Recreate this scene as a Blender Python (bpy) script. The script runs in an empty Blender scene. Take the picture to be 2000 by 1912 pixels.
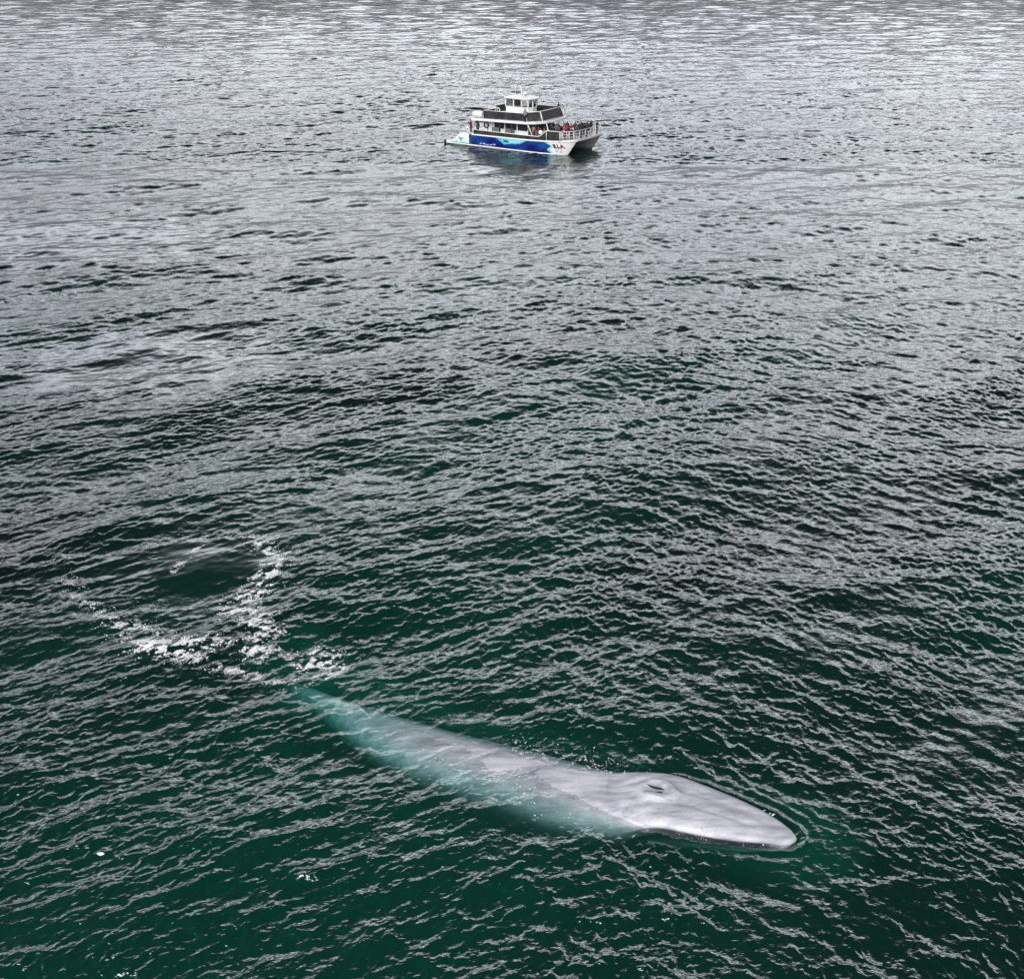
import bpy, bmesh, math, random
import numpy as np
from mathutils import Vector, Matrix

scn = bpy.context.scene
col = scn.collection
rad = math.radians

# ------------------------------------------------------------------ camera
CAM_H = 26.0
PITCH = 28.280
cam_d = bpy.data.cameras.new('camera')
cam_d.sensor_fit = 'HORIZONTAL'
cam_d.sensor_width = 36.0
cam_d.lens = 36.0
cam_d.clip_start = 0.5
cam_d.clip_end = 20000.0
cam = bpy.data.objects.new('camera', cam_d)
col.objects.link(cam)
cam.location = (0, 0, CAM_H)
cam.rotation_euler = (rad(90 - PITCH), 0, 0)
scn.camera = cam

# ------------------------------------------------------------------ sky and sun
SUN_EL, SUN_AZ = 33.0, 205.0          # azimuth clockwise from +Y (ahead of the camera)
world = bpy.data.worlds.new('World')
scn.world = world
world.use_nodes = True
wt = world.node_tree
for n in list(wt.nodes):
    wt.nodes.remove(n)
def wn(t, **k):
    n = wt.nodes.new(t)
    for a, b in k.items():
        setattr(n, a, b)
    return n
sky = wn('ShaderNodeTexSky', sky_type='NISHITA')
sky.sun_disc = False
sky.sun_elevation = rad(SUN_EL)
sky.sun_rotation = rad(SUN_AZ)
sky.air_density = 1.0
sky.dust_density = 1.0
sky.ozone_density = 1.0
hs = wn('ShaderNodeHueSaturation')
hs.inputs['Saturation'].default_value = 0.12
wt.links.new(sky.outputs[0], hs.inputs['Color'])
tc = wn('ShaderNodeTexCoord')
sep = wn('ShaderNodeSeparateXYZ')
wt.links.new(tc.outputs['Generated'], sep.inputs[0])
ramp = wn('ShaderNodeValToRGB')          # brightness by elevation: added low bright band, dark overhead, shaped for wave contrast
cr = ramp.color_ramp
cr.elements[0].position = 0.0
cr.elements[0].color = (0.028, 0.028, 0.0285, 1)
cr.elements[1].position = 1.0
cr.elements[1].color = (0.02, 0.02, 0.021, 1)
for p, c in ((0.10, (0.042, 0.042, 0.043)), (0.20, (0.16, 0.16, 0.163)), (0.30, (1.0, 1.0, 1.02)), (0.38, (0.90, 0.90, 0.92)), (0.46, (0.20, 0.20, 0.205)), (0.60, (0.03, 0.03, 0.0305))):
    e = cr.elements.new(p)
    e.color = (*c, 1)
wt.links.new(sep.outputs['Z'], ramp.inputs['Fac'])
cn = wn('ShaderNodeTexNoise')            # soft cloud patches
cn.inputs['Scale'].default_value = 4.0
cn.inputs['Detail'].default_value = 4.0
wt.links.new(tc.outputs['Generated'], cn.inputs['Vector'])
cramp = wn('ShaderNodeValToRGB')
cramp.color_ramp.elements[0].position = 0.32
cramp.color_ramp.elements[0].color = (0.70, 0.685, 0.765, 1)
cramp.color_ramp.elements[1].position = 0.66
cramp.color_ramp.elements[1].color = (1.15, 1.15, 1.15, 1)
wt.links.new(cn.outputs[0], cramp.inputs['Fac'])
m1 = wn('ShaderNodeMix', data_type='RGBA', blend_type='MULTIPLY')
m1.inputs['Factor'].default_value = 1.0
wt.links.new(hs.outputs[0], m1.inputs['A'])
gain = wn('ShaderNodeVectorMath', operation='SCALE')
gain.inputs['Scale'].default_value = 4.8
wt.links.new(ramp.outputs[0], gain.inputs[0])
wt.links.new(gain.outputs[0], m1.inputs['B'])
m2 = wn('ShaderNodeMix', data_type='RGBA', blend_type='MULTIPLY')
m2.inputs['Factor'].default_value = 1.0
wt.links.new(m1.outputs['Result'], m2.inputs['A'])
wt.links.new(cramp.outputs[0], m2.inputs['B'])
az = wn('ShaderNodeMapRange')              # added azimuth factor: sky behind the camera dimmed to cut glints on water
az.interpolation_type = 'SMOOTHSTEP'
for k_, v_ in (('From Min', -0.5), ('From Max', 0.3), ('To Min', 0.22), ('To Max', 1.0)):
    az.inputs[k_].default_value = v_
wt.links.new(sep.outputs['Y'], az.inputs['Value'])
m3 = wn('ShaderNodeVectorMath', operation='SCALE')
wt.links.new(m2.outputs['Result'], m3.inputs[0])
wt.links.new(az.outputs['Result'], m3.inputs['Scale'])
bg = wn('ShaderNodeBackground')
bg.inputs['Strength'].default_value = 0.15
wt.links.new(m3.outputs[0], bg.inputs['Color'])
wo = wn('ShaderNodeOutputWorld')
wt.links.new(bg.outputs[0], wo.inputs['Surface'])

sun_d = bpy.data.lights.new('sun', 'SUN')
sun_d.energy = 3.9
sun_d.angle = rad(45)
sun_d.color = (1.0, 0.985, 0.965)
sun = bpy.data.objects.new('sun', sun_d)
col.objects.link(sun)
sv = Vector((math.sin(rad(SUN_AZ)) * math.cos(rad(SUN_EL)), math.cos(rad(SUN_AZ)) * math.cos(rad(SUN_EL)), math.sin(rad(SUN_EL))))
sun.location = (0, -20, 60)
sun.rotation_euler = sv.to_track_quat('Z', 'Y').to_euler()

vs = scn.view_settings
vs.view_transform = 'Standard'
vs.look = 'None'
vs.exposure = 0.0
vs.gamma = 1.0
scn.cycles.max_bounces = 10
scn.cycles.transmission_bounces = 8
scn.cycles.diffuse_bounces = 3
scn.cycles.glossy_bounces = 4
scn.cycles.sample_clamp_indirect = 4.0
scn.cycles.use_denoising = True

# ------------------------------------------------------------------ helpers
def link(o, parent=None):
    col.objects.link(o)
    if parent is not None:
        o.parent = parent
    return o

def tag(o, label=None, cat=None, group=None, kind=None):
    if label: o['label'] = label
    if cat: o['category'] = cat
    if group: o['group'] = group
    if kind: o['kind'] = kind
    return o

def empty(name, loc, rz=0.0):
    o = bpy.data.objects.new(name, None)
    o.location = loc
    o.rotation_euler = (0, 0, rz)
    o.empty_display_size = 0.3
    return link(o)

def mat(name, color, rough=0.5, metal=0.0, spec=0.5, noise=0.0, nscale=6.0, bump=0.0):
    m = bpy.data.materials.new(name)
    m.use_nodes = True
    t = m.node_tree
    b = t.nodes['Principled BSDF']
    b.inputs['Base Color'].default_value = (*color, 1)
    b.inputs['Roughness'].default_value = rough
    b.inputs['Metallic'].default_value = metal
    b.inputs['Specular IOR Level'].default_value = spec
    if noise or bump:
        c = t.nodes.new('ShaderNodeTexCoord')
        n = t.nodes.new('ShaderNodeTexNoise')
        n.inputs['Scale'].default_value = nscale
        n.inputs['Detail'].default_value = 5
        t.links.new(c.outputs['Object'], n.inputs['Vector'])
        if noise:
            r = t.nodes.new('ShaderNodeValToRGB')
            r.color_ramp.elements[0].position = 0.3
            r.color_ramp.elements[1].position = 0.7
            r.color_ramp.elements[0].color = (*[max(0, x * (1 - noise)) for x in color], 1)
            r.color_ramp.elements[1].color = (*[min(1, x * (1 + noise * 0.6)) for x in color], 1)
            t.links.new(n.outputs[0], r.inputs['Fac'])
            t.links.new(r.outputs[0], b.inputs['Base Color'])
        if bump:
            bp = t.nodes.new('ShaderNodeBump')
            bp.inputs['Strength'].default_value = bump
            bp.inputs['Distance'].default_value = 0.02
            t.links.new(n.outputs[0], bp.inputs['Height'])
            t.links.new(bp.outputs[0], b.inputs['Normal'])
    return m

class MB:
    """collects boxes, tubes and lofts; build() links them as one mesh object"""
    def __init__(self):
        self.v, self.f, self.s = [], [], []
    def add(self, vs, fs, smooth=False):
        k = len(self.v)
        self.v += [tuple(p) for p in vs]
        self.f += [tuple(i + k for i in q) for q in fs]
        self.s += [smooth] * len(fs)
        return self
    def box(self, x0, x1, y0, y1, z0, z1):
        return self.add([(x0, y0, z0), (x1, y0, z0), (x1, y1, z0), (x0, y1, z0), (x0, y0, z1), (x1, y0, z1), (x1, y1, z1), (x0, y1, z1)],
                        [(0, 3, 2, 1), (4, 5, 6, 7), (0, 1, 5, 4), (1, 2, 6, 5), (2, 3, 7, 6), (3, 0, 4, 7)])
    def prism(self, poly, z0, z1, rise=None):
        n = len(poly)
        lo = [(p[0], p[1], z0 + (rise(p) if rise else 0)) for p in poly]
        hi = [(p[0], p[1], z1 + (rise(p) if rise else 0)) for p in poly]
        return self.add(lo + hi, [tuple(range(n - 1, -1, -1)), tuple(range(n, 2 * n))] + [(i, (i + 1) % n, n + (i + 1) % n, n + i) for i in range(n)])
    def tube(self, pts, r, seg=8, r1=None):
        pts = [Vector(p) for p in pts]
        n = len(pts)
        vs = []
        up = Vector((0, 0, 1))
        for i, p in enumerate(pts):
            d = (pts[min(i + 1, n - 1)] - pts[max(i - 1, 0)]).normalized()
            a = up if abs(d.z) < 0.9 else Vector((1, 0, 0))
            s = d.cross(a).normalized()
            t = s.cross(d).normalized()
            rr = r if r1 is None else r + (r1 - r) * i / max(1, n - 1)
            for k in range(seg):
                an = 2 * math.pi * k / seg
                vs.append(p + s * (math.cos(an) * rr) + t * (math.sin(an) * rr))
        fs = [(i * seg + k, i * seg + (k + 1) % seg, (i + 1) * seg + (k + 1) % seg, (i + 1) * seg + k) for i in range(n - 1) for k in range(seg)]
        fs += [tuple(range(seg - 1, -1, -1)), tuple((n - 1) * seg + k for k in range(seg))]
        return self.add(vs, fs, True)
    def lathe(self, prof, c=(0, 0, 0), seg=16, axis='z'):
        vs, fs = [], []
        for r, h in prof:
            for k in range(seg):
                a = 2 * math.pi * k / seg
                p = (r * math.cos(a), r * math.sin(a), h)
                if axis == 'x': p = (h, p[0], p[1])
                if axis == 'y': p = (p[0], h, p[1])
                vs.append((p[0] + c[0], p[1] + c[1], p[2] + c[2]))
        n = len(prof)
        fs = [(i * seg + k, i * seg + (k + 1) % seg, (i + 1) * seg + (k + 1) % seg, (i + 1) * seg + k) for i in range(n - 1) for k in range(seg)]
        fs += [tuple(range(seg - 1, -1, -1)), tuple((n - 1) * seg + k for k in range(seg))]
        return self.add(vs, fs, True)
    def quadslab(self, a, b, c, d, t):
        """a flat four-cornered panel a-b-c-d of thickness t"""
        a, b, c, d = map(Vector, (a, b, c, d))
        n = (b - a).cross(d - a).normalized() * (t / 2)
        return self.add([a - n, b - n, c - n, d - n, a + n, b + n, c + n, d + n],
                        [(0, 3, 2, 1), (4, 5, 6, 7), (0, 1, 5, 4), (1, 2, 6, 5), (2, 3, 7, 6), (3, 0, 4, 7)])
    def build(self, name, m, parent=None, bevel=0.0):
        me = bpy.data.meshes.new(name)
        me.from_pydata(self.v, [], self.f)
        me.polygons.foreach_set('use_smooth', self.s)
        me.update()
        bm = bmesh.new()
        bm.from_mesh(me)
        bmesh.ops.recalc_face_normals(bm, faces=bm.faces)
        bm.to_mesh(me)
        bm.free()
        if m is not None:
            me.materials.append(m)
        o = bpy.data.objects.new(name, me)
        link(o, parent)
        if bevel:
            b = o.modifiers.new('bevel', 'BEVEL')
            b.width = bevel
            b.segments = 2
            b.limit_method = 'ANGLE'
        return o

def fast_mesh(name, verts, quads, smooth=True):
    me = bpy.data.meshes.new(name)
    nv, nq = len(verts), len(quads)
    me.vertices.add(nv)
    me.vertices.foreach_set('co', np.ascontiguousarray(verts, np.float32).ravel())
    me.loops.add(nq * 4)
    me.loops.foreach_set('vertex_index', np.ascontiguousarray(quads, np.int32).ravel())
    me.polygons.add(nq)
    me.polygons.foreach_set('loop_start', np.arange(0, nq * 4, 4, dtype=np.int32))
    me.polygons.foreach_set('loop_total', np.full(nq, 4, np.int32))
    me.polygons.foreach_set('use_smooth', np.full(nq, smooth, bool))
    me.update()
    return me

# ------------------------------------------------------------------ photo pixel -> place on the sea (used to lay out foam and slicks)
FPX = 2000.0
TH = math.atan((956 + 120) / FPX)
def ground(px, py, z=0.0):
    u, v = (px - 1000) / FPX, (py - 956) / FPX
    d = (u, math.cos(TH) - v * math.sin(TH), -math.sin(TH) - v * math.cos(TH))
    t = (z - CAM_H) / d[2]
    return d[0] * t, d[1] * t

def smooth01(x, a, b):
    t = np.clip((x - a) / (b - a), 0, 1)
    return t * t * (3 - 2 * t)

# ------------------------------------------------------------------ the waves: three bands of a wind sea, two wind directions
class Tile:
    def __init__(self, size, n, lmin, lmax, direction, power, slope, seed, falloff=3.0, chop=1.0):
        rng = np.random.default_rng(seed)
        self.L, self.n, self.chop = size, n, chop
        k1 = 2 * np.pi * np.fft.fftfreq(n, size / n)
        kx, ky = np.meshgrid(k1, k1, indexing='ij')
        k = np.hypot(kx, ky)
        k[0, 0] = 1e-9
        kmin, kmax = 2 * np.pi / lmax, 2 * np.pi / lmin
        c = (kx * math.cos(direction) + ky * math.sin(direction)) / k
        S = k ** (-falloff) * (0.03 + np.abs(c) ** power) * np.exp(-(k / kmax) ** 4) * np.exp(-(kmin / k) ** 4)
        S[0, 0] = 0
        h = np.sqrt(S) * (rng.normal(size=(n, n)) + 1j * rng.normal(size=(n, n)))
        gx = np.fft.ifft2(1j * kx * h).real
        gy = np.fft.ifft2(1j * ky * h).real
        h *= slope / math.sqrt(float((gx ** 2 + gy ** 2).mean()))
        self.f = [np.fft.ifft2(q).real.astype(np.float32) for q in (h, 1j * kx / k * h, 1j * ky / k * h)]
    def sample(self, x, y, rot, ox=0.0, only_z=False):
        c, s = math.cos(rot), math.sin(rot)
        u = ((c * x + s * y + ox) / self.L % 1.0) * self.n
        v = ((-s * x + c * y + ox * 0.37) / self.L % 1.0) * self.n
        i, j = u.astype(np.int32), v.astype(np.int32)
        fu, fv = (u - i).astype(np.float32), (v - j).astype(np.float32)
        i %= self.n; j %= self.n
        i2, j2 = (i + 1) % self.n, (j + 1) % self.n
        out = []
        for q in (self.f[:1] if only_z else self.f):
            out.append((q[i, j] * (1 - fu) + q[i2, j] * fu) * (1 - fv) + (q[i, j2] * (1 - fu) + q[i2, j2] * fu) * fv)
        if only_z:
            return out[0]
        return out[0], (c * out[1] - s * out[2]) * self.chop, (s * out[1] + c * out[2]) * self.chop

D1 = rad(-68)      # direction the main sea runs, its crests climb to the right
D2 = rad(-118)     # the crossing sea of the right hand side
swell = Tile(151.0, 512, 3.0, 18.0, rad(-75), 5, 0.062, 11, 3.6, 0.9)
seaA = Tile(61.0, 1024, 0.42, 2.5, D1, 8, 0.142, 12, 3.7, 0.75)
seaB = Tile(53.0, 1024, 0.42, 2.4, D2, 3, 0.148, 13, 3.7, 0.75)
ripA = Tile(19.0, 1024, 0.08, 0.65, rad(-66), 7, 0.225, 14, 3.8, 0.7)
ripB = Tile(23.0, 1024, 0.08, 0.65, rad(-125), 1.5, 0.225, 15, 3.8, 0.7)

# calm places: (centre x, y, half width, half depth, strength)
fx, fy = ground(405, 1105)
CALM = [(fx, fy, 3.0, 2.3, 0.80), (*ground(260, 1115), 2.2, 1.0, 0.5), (*ground(260, 705), 9.0, 6.0, 0.55), (*ground(120, 470), 16, 9, 0.45),
        (*ground(400, 1160), 2.6, 1.2, 0.5), (*ground(1010, 325), 7.5, 6.0, 0.55)]
def calmness(x, y):
    c = np.zeros_like(x)
    for cx, cy, rx, ry, st in CALM:
        wob = 0.22 * np.sin(1.7 * x + 0.6 * y) + 0.18 * np.sin(0.9 * x - 2.1 * y + 1.0)
        d = np.hypot((x - cx) / rx, (y - cy) / ry) + wob * 1.0
        c = np.maximum(c, st * (1 - smooth01(d, 0.75, 1.25)))
    return c

# the whale's path in plan, nose first
WPATH = [(9.30, 24.12), (7.2, 25.0), (5.0, 25.85), (2.5, 26.6), (0.0, 27.6), (-3.0, 29.0), (-5.85, 30.85), (-8.3, 33.0), (-10.3, 34.9), (-12.2, 36.4)]
def catmull(P, n):
    P = [np.array(p, float) for p in P]
    P = [2 * P[0] - P[1]] + P + [2 * P[-1] - P[-2]]
    out = []
    for i in range(1, len(P) - 2):
        for t in np.linspace(0, 1, n, endpoint=False):
            a, b, c, d = P[i - 1:i + 3]
            out.append(0.5 * (2 * b + (c - a) * t + (2 * a - 5 * b + 4 * c - d) * t * t + (3 * b - a - 3 * c + d) * t ** 3))
    out.append(P[-2])
    return np.array(out)
WP = catmull(WPATH, 40)
WS = np.concatenate([[0], np.cumsum(np.hypot(*np.diff(WP, axis=0).T))])
def wpos(s):
    return np.stack([np.interp(s, WS, WP[:, 0]), np.interp(s, WS, WP[:, 1])], -1)

def near_whale(x, y):
    """1 by the whale's head and back, 0 well away from it"""
    d = np.full(x.shape, 99.0, np.float32)
    sel = (np.abs(x) < 16) & (y > 18) & (y < 40)
    if sel.any():
        xs, ys = x[sel], y[sel]
        dd = np.full(xs.shape, 99.0)
        for s in np.arange(0.2, 13.0, 0.35):
            p = wpos(s)
            dd = np.minimum(dd, np.hypot(xs - p[0], ys - p[1]))
        d[sel] = dd
    return 1 - smooth01(d, 1.2, 2.6)

def waves(x, y, spacing, only_z=False):
    calm = calmness(x, y)
    wr = smooth01(x / np.maximum(y, 10), -0.10, 0.28) * (0.35 + 0.65 * (1 - smooth01(y, 60, 160)))
    nw = near_whale(x, y)
    fine = (1 - smooth01(y, 55, 150)) * (1 - calm)
    mid = (1 - 0.85 * calm) * 1.0
    patch = 0.92 + 0.16 * np.sin(0.11 * x + 0.05 * y + 1.0) * np.sin(0.07 * y - 0.03 * x)
    gust = np.clip(1.0 + 0.30 * seaA.sample(x * 0.13, y * 0.13, 0.4, 5.0, True) / seaA.f[0].std() + 0.16 * seaB.sample(x * 0.33, y * 0.33, 1.0, 2.0, True) / seaB.f[0].std(), 0.35, 1.6)
    fine = fine * gust
    lod = smooth01(y, 65, 150)
    mid = mid * patch * (0.6 + 0.4 * gust) * (1 - 0.40 * nw) * (1 + 0.12 * lod)
    fine = fine * (1 - 0.35 * nw)
    sw = (1 - 0.6 * nw) * (1 + 0.25 * smooth01(y, 80, 200))
    parts = [(swell, 0.0, 0.0, sw, None), (seaA, 0.0, 7.0, mid * np.sqrt(1 - wr * 0.85), None), (seaB, 0.0, 3.0, mid * np.sqrt(0.2 + 0.8 * wr), None),
             (ripA, 0.10, 5.0, fine * np.sqrt(1 - wr * 0.8), 120), (ripB, -0.2, 1.0, fine * np.sqrt(0.15 + 0.85 * wr), 120)]
    Z = np.zeros_like(x); X = np.zeros_like(x); Y = np.zeros_like(x)
    for t, rot, ox, w, far in parts:
        if only_z:
            Z += w * t.sample(x, y, rot, ox, True)
        else:
            sel = slice(None) if far is None else (y < far)
            a, b, c = t.sample(x[sel], y[sel], rot, ox)
            w = np.broadcast_to(w, x.shape)[sel]
            Z[sel] += w * a; X[sel] += w * b; Y[sel] += w * c
    sel = (np.abs(x) < 14) & (y > 19) & (y < 33)
    if sel.any():
        xs, ys = x[sel], y[sel]
        e_ = np.full(xs.shape, 99.0)
        fd = np.zeros(xs.shape)
        for s_ in np.arange(0.0, 7.0, 0.10):
            p_ = wpos(s_)
            e1 = (np.hypot(xs - p_[0], ys - p_[1]) - np.interp(s_, [0, 0.4, 1, 2, 3.2, 4.6, 6, 8], [0.05, 0.39, 0.60, 0.86, 1.06, 1.22, 1.42, 1.7]))
            near_ = e1 < e_
            e_[near_] = e1[near_]
            fd[near_] = 1 - smooth01(s_, 2.8, 6.2)
        Z[sel] += fd * (0.055 * np.exp(-((e_ - 0.28) / 0.11) ** 2) - 0.05 * np.exp(-((e_ - 0.02) / 0.12) ** 2) + 0.030 * np.exp(-((e_ - 0.75) / 0.14) ** 2) + 0.016 * np.exp(-((e_ - 1.15) / 0.14) ** 2))
    # the upwelling over the flukes heaps the slick up a little
    Z += 0.03 * np.exp(-(((x - fx) / 2.2) ** 2 + ((y - fy) / 1.5) ** 2))
    return X, Y, Z, calm

# ------------------------------------------------------------------ the sea
COLS = 1250
vv = np.concatenate([np.linspace(2250, 900, 680, endpoint=False), np.linspace(900, 320, 430, endpoint=False), np.linspace(320, -45, 900)])
gy = np.array([ground(1000, p)[1] for p in vv])
extra_far = np.geomspace(gy[-1] * 1.03, 9000, 50)
near_rows = np.linspace(-120, gy[0] - 0.3, 40)
yrows = np.concatenate([near_rows, gy, extra_far])
sp = np.gradient(yrows)
halfw = 0.66 * np.hypot(np.maximum(yrows, 12), 8) + 6 + 0.5 * np.maximum(0, 12 - yrows)
uu = np.linspace(-1, 1, COLS)
X = (halfw[:, None] * uu[None, :])
Yg = np.repeat(yrows[:, None], COLS, 1)
SP = np.repeat(np.maximum(sp, 2 * halfw / COLS)[:, None], COLS, 1)
SP[yrows < gy[0] - 0.1] = 3.0
dx, dy, dz, calm = waves(X.ravel(), Yg.ravel(), SP.ravel())
V = np.stack([X.ravel() + dx, Yg.ravel() + dy, dz], 1)
R_ = len(yrows)
idx = np.arange(R_ * COLS).reshape(R_, COLS)
Q = np.stack([idx[:-1, :-1], idx[:-1, 1:], idx[1:, 1:], idx[1:, :-1]], -1).reshape(-1, 4)
sea_me = fast_mesh('sea', V, Q)
at = sea_me.attributes.new('calm', 'FLOAT', 'POINT')
at.data.foreach_set('value', calm.astype(np.float32))
def clearness(x, y):
    d = np.full(x.shape, 99.0)
    sel = (np.abs(x) < 22) & (y > 14) & (y < 46)
    xs, ys = x[sel], y[sel]
    dd = np.full(xs.shape, 99.0)
    for s in np.arange(0.0, 22.0, 0.5):
        p = wpos(min(s, WS[-1]))
        dd = np.minimum(dd, np.hypot(xs - p[0], ys - p[1]))
    d[sel] = dd
    return 0.93 * (1 - smooth01(d, 1.4, 3.3))
at = sea_me.attributes.new('clear', 'FLOAT', 'POINT')
at.data.foreach_set('value', clearness(X.ravel(), Yg.ravel()).astype(np.float32))
xx, yy = X.ravel(), Yg.ravel()
vgreen = 0.35 + 0.35 * seaA.sample(xx * 0.06, yy * 0.06, 0.3, 2.0, True) / seaA.f[0].std() * 0.6
vgreen = vgreen + 0.55 * np.exp(-(((xx + 5) / 22) ** 2 + ((yy - 20) / 14) ** 2)) - 0.25 * smooth01(yy, 45, 110)  # greener close to the camera, duller far off: view-angle light painted as colour
at = sea_me.attributes.new('view_green', 'FLOAT', 'POINT')
at.data.foreach_set('value', np.clip(vgreen, 0, 1).astype(np.float32))
sea = link(bpy.data.objects.new('sea', sea_me))
tag(sea, kind='structure')

wm = bpy.data.materials.new('sea_water')
wm.use_nodes = True
t = wm.node_tree
t.nodes.remove(t.nodes['Principled BSDF'])
rf = t.nodes.new('ShaderNodeBsdfTransparent')
gl = t.nodes.new('ShaderNodeBsdfGlossy')
gl.inputs['Roughness'].default_value = 0.10
gl.inputs['Color'].default_value = (0.94, 1.0, 0.965, 1)
frn = t.nodes.new('ShaderNodeLayerWeight')
sch = t.nodes.new('ShaderNodeMath'); sch.operation = 'POWER'; sch.inputs[1].default_value = 5.0
t.links.new(frn.outputs['Facing'], sch.inputs[0])
scm = t.nodes.new('ShaderNodeMath'); scm.operation = 'MULTIPLY_ADD'; scm.inputs[1].default_value = 0.88; scm.inputs[2].default_value = 0.12
t.links.new(sch.outputs[0], scm.inputs[0])
b = t.nodes.new('ShaderNodeMixShader')
t.links.new(scm.outputs[0], b.inputs[0])
t.links.new(rf.outputs[0], b.inputs[1])
t.links.new(gl.outputs[0], b.inputs[2])
mk = t.nodes.new('ShaderNodeBsdfPrincipled')      # the murky green sea; clear only where one looks down on the whale
mkr = t.nodes.new('ShaderNodeValToRGB')          # random plankton patches, plus steep-view glow painted in as near green
mkr.color_ramp.elements[0].color = (0.0008, 0.0075, 0.0065, 1)
mkr.color_ramp.elements[1].color = (0.0004, 0.034, 0.024, 1)
mka = t.nodes.new('ShaderNodeAttribute')
mka.attribute_name = 'view_green'
t.links.new(mka.outputs['Fac'], mkr.inputs['Fac'])
t.links.new(mkr.outputs[0], mk.inputs['Base Color'])
mk.inputs['Roughness'].default_value = 0.10
mk.inputs['IOR'].default_value = 2.05
mk.inputs['Specular Tint'].default_value = (0.94, 1.0, 0.965, 1)
ms = t.nodes.new('ShaderNodeMixShader')
cl = t.nodes.new('ShaderNodeAttribute')
cl.attribute_name = 'clear'
t.links.new(cl.outputs['Fac'], ms.inputs[0])
t.links.new(mk.outputs[0], ms.inputs[1])
t.links.new(b.outputs[0], ms.inputs[2])
t.links.new(ms.outputs[0], t.nodes['Material Output'].inputs['Surface'])
va = t.nodes.new('ShaderNodeVolumeAbsorption')
va.inputs['Color'].default_value = (0.22, 0.75, 0.68, 1)
va.inputs['Density'].default_value = 0.9
vsn = t.nodes.new('ShaderNodeVolumeScatter')     # silt in the water scatters green light back
vsn.inputs['Color'].default_value = (0.04, 1.0, 0.70, 1)
vsn.inputs['Density'].default_value = 0.12
vad = t.nodes.new('ShaderNodeAddShader')
t.links.new(va.outputs[0], vad.inputs[0])
t.links.new(vsn.outputs[0], vad.inputs[1])
t.links.new(vad.outputs[0], t.nodes['Material Output'].inputs['Volume'])
geo = t.nodes.new('ShaderNodeNewGeometry')
ca = t.nodes.new('ShaderNodeAttribute')
ca.attribute_name = 'calm'
mp = t.nodes.new('ShaderNodeMapping')
mp.inputs['Rotation'].default_value = (0, 0, rad(-22))
mp.inputs['Scale'].default_value = (0.55, 1.0, 1.0)
t.links.new(geo.outputs['Position'], mp.inputs['Vector'])
def noise_h(scale, detail, dist=0.0, rough=0.55):
    n = t.nodes.new('ShaderNodeTexNoise')
    n.inputs['Scale'].default_value = scale
    n.inputs['Detail'].default_value = detail
    n.inputs['Roughness'].default_value = rough
    n.inputs['Distortion'].default_value = dist
    t.links.new(mp.outputs[0], n.inputs['Vector'])
    return n.outputs[0]
def math_n(op, a, b_=None):
    n = t.nodes.new('ShaderNodeMath')
    n.operation = op
    for i, q in enumerate((a, b_)):
        if q is None: continue
        if isinstance(q, (int, float)): n.inputs[i].default_value = q
        else: t.links.new(q, n.inputs[i])
    return n.outputs[0]
# sharp little crests: 1 - |2n - 1|
n1 = noise_h(5.5, 2.0, 0.6)
rid = math_n('SUBTRACT', 1.0, math_n('ABSOLUTE', math_n('SUBTRACT', math_n('MULTIPLY', n1, 4.0), 2.0)))
rid = math_n('MULTIPLY', rid, 0.009)
n2 = math_n('MULTIPLY', noise_h(8.0, 3.0, 0.4), 0.008)
hh = math_n('ADD', rid, n2)
bump = t.nodes.new('ShaderNodeBump')
bump.inputs['Distance'].default_value = 1.0
t.links.new(math_n('MULTIPLY', math_n('SUBTRACT', 1.0, ca.outputs['Fac']), 0.8), bump.inputs['Strength'])
t.links.new(hh, bump.inputs['Height'])
for q in (gl, frn):
    t.links.new(bump.outputs[0], q.inputs['Normal'])
t.links.new(bump.outputs[0], mk.inputs['Normal'])
sea_me.materials.append(wm)

deep = MB().add([(-9000, -400, -4.2), (9000, -400, -4.2), (9000, 9500, -4.2), (-9000, 9500, -4.2)], [(0, 1, 2, 3)]).build(
    'deep_water', mat('deep_green_water', (0.10, 0.42, 0.36), 1.0, spec=0.0, noise=0.35, nscale=0.12))
tag(deep, kind='structure')

# ------------------------------------------------------------------ the blue whale
whale = empty('blue_whale', (*wpos(0.0), 0.0))
tag(whale, 'huge pale blue-grey whale surfacing, its tail fading into green water', 'whale')
w0 = np.array([*wpos(0.0), 0.0])
SL = 21.0
ss = np.concatenate([np.linspace(0.0, 0.5, 16, endpoint=False) ** 1.0, np.linspace(0.5, 7.5, 130, endpoint=False), np.linspace(7.5, SL, 90)])
def prof(tab):
    xs_, ys_ = zip(*tab)
    xs_, ys_ = np.array(xs_, float), np.array(ys_, float)
    def fn(s):
        s = np.asarray(s, float)
        i = np.clip(np.searchsorted(xs_, s) - 1, 0, len(xs_) - 2)
        m = np.gradient(ys_, xs_)
        hstep = xs_[i + 1] - xs_[i]
        u = np.clip((s - xs_[i]) / hstep, 0, 1)
        return (ys_[i] * (2 * u ** 3 - 3 * u ** 2 + 1) + m[i] * hstep * (u ** 3 - 2 * u ** 2 + u) + ys_[i + 1] * (-2 * u ** 3 + 3 * u ** 2) + m[i + 1] * hstep * (u ** 3 - u ** 2))
    return fn
Wd = prof([(0, 0.05), (0.12, 0.22), (0.4, 0.39), (1, 0.64), (2, 0.92), (3.2, 1.12), (4.6, 1.27), (6, 1.42), (8, 1.74), (10, 1.74), (13, 1.42), (16, 0.95), (18.5, 0.48), (21, 0.22)])
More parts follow.
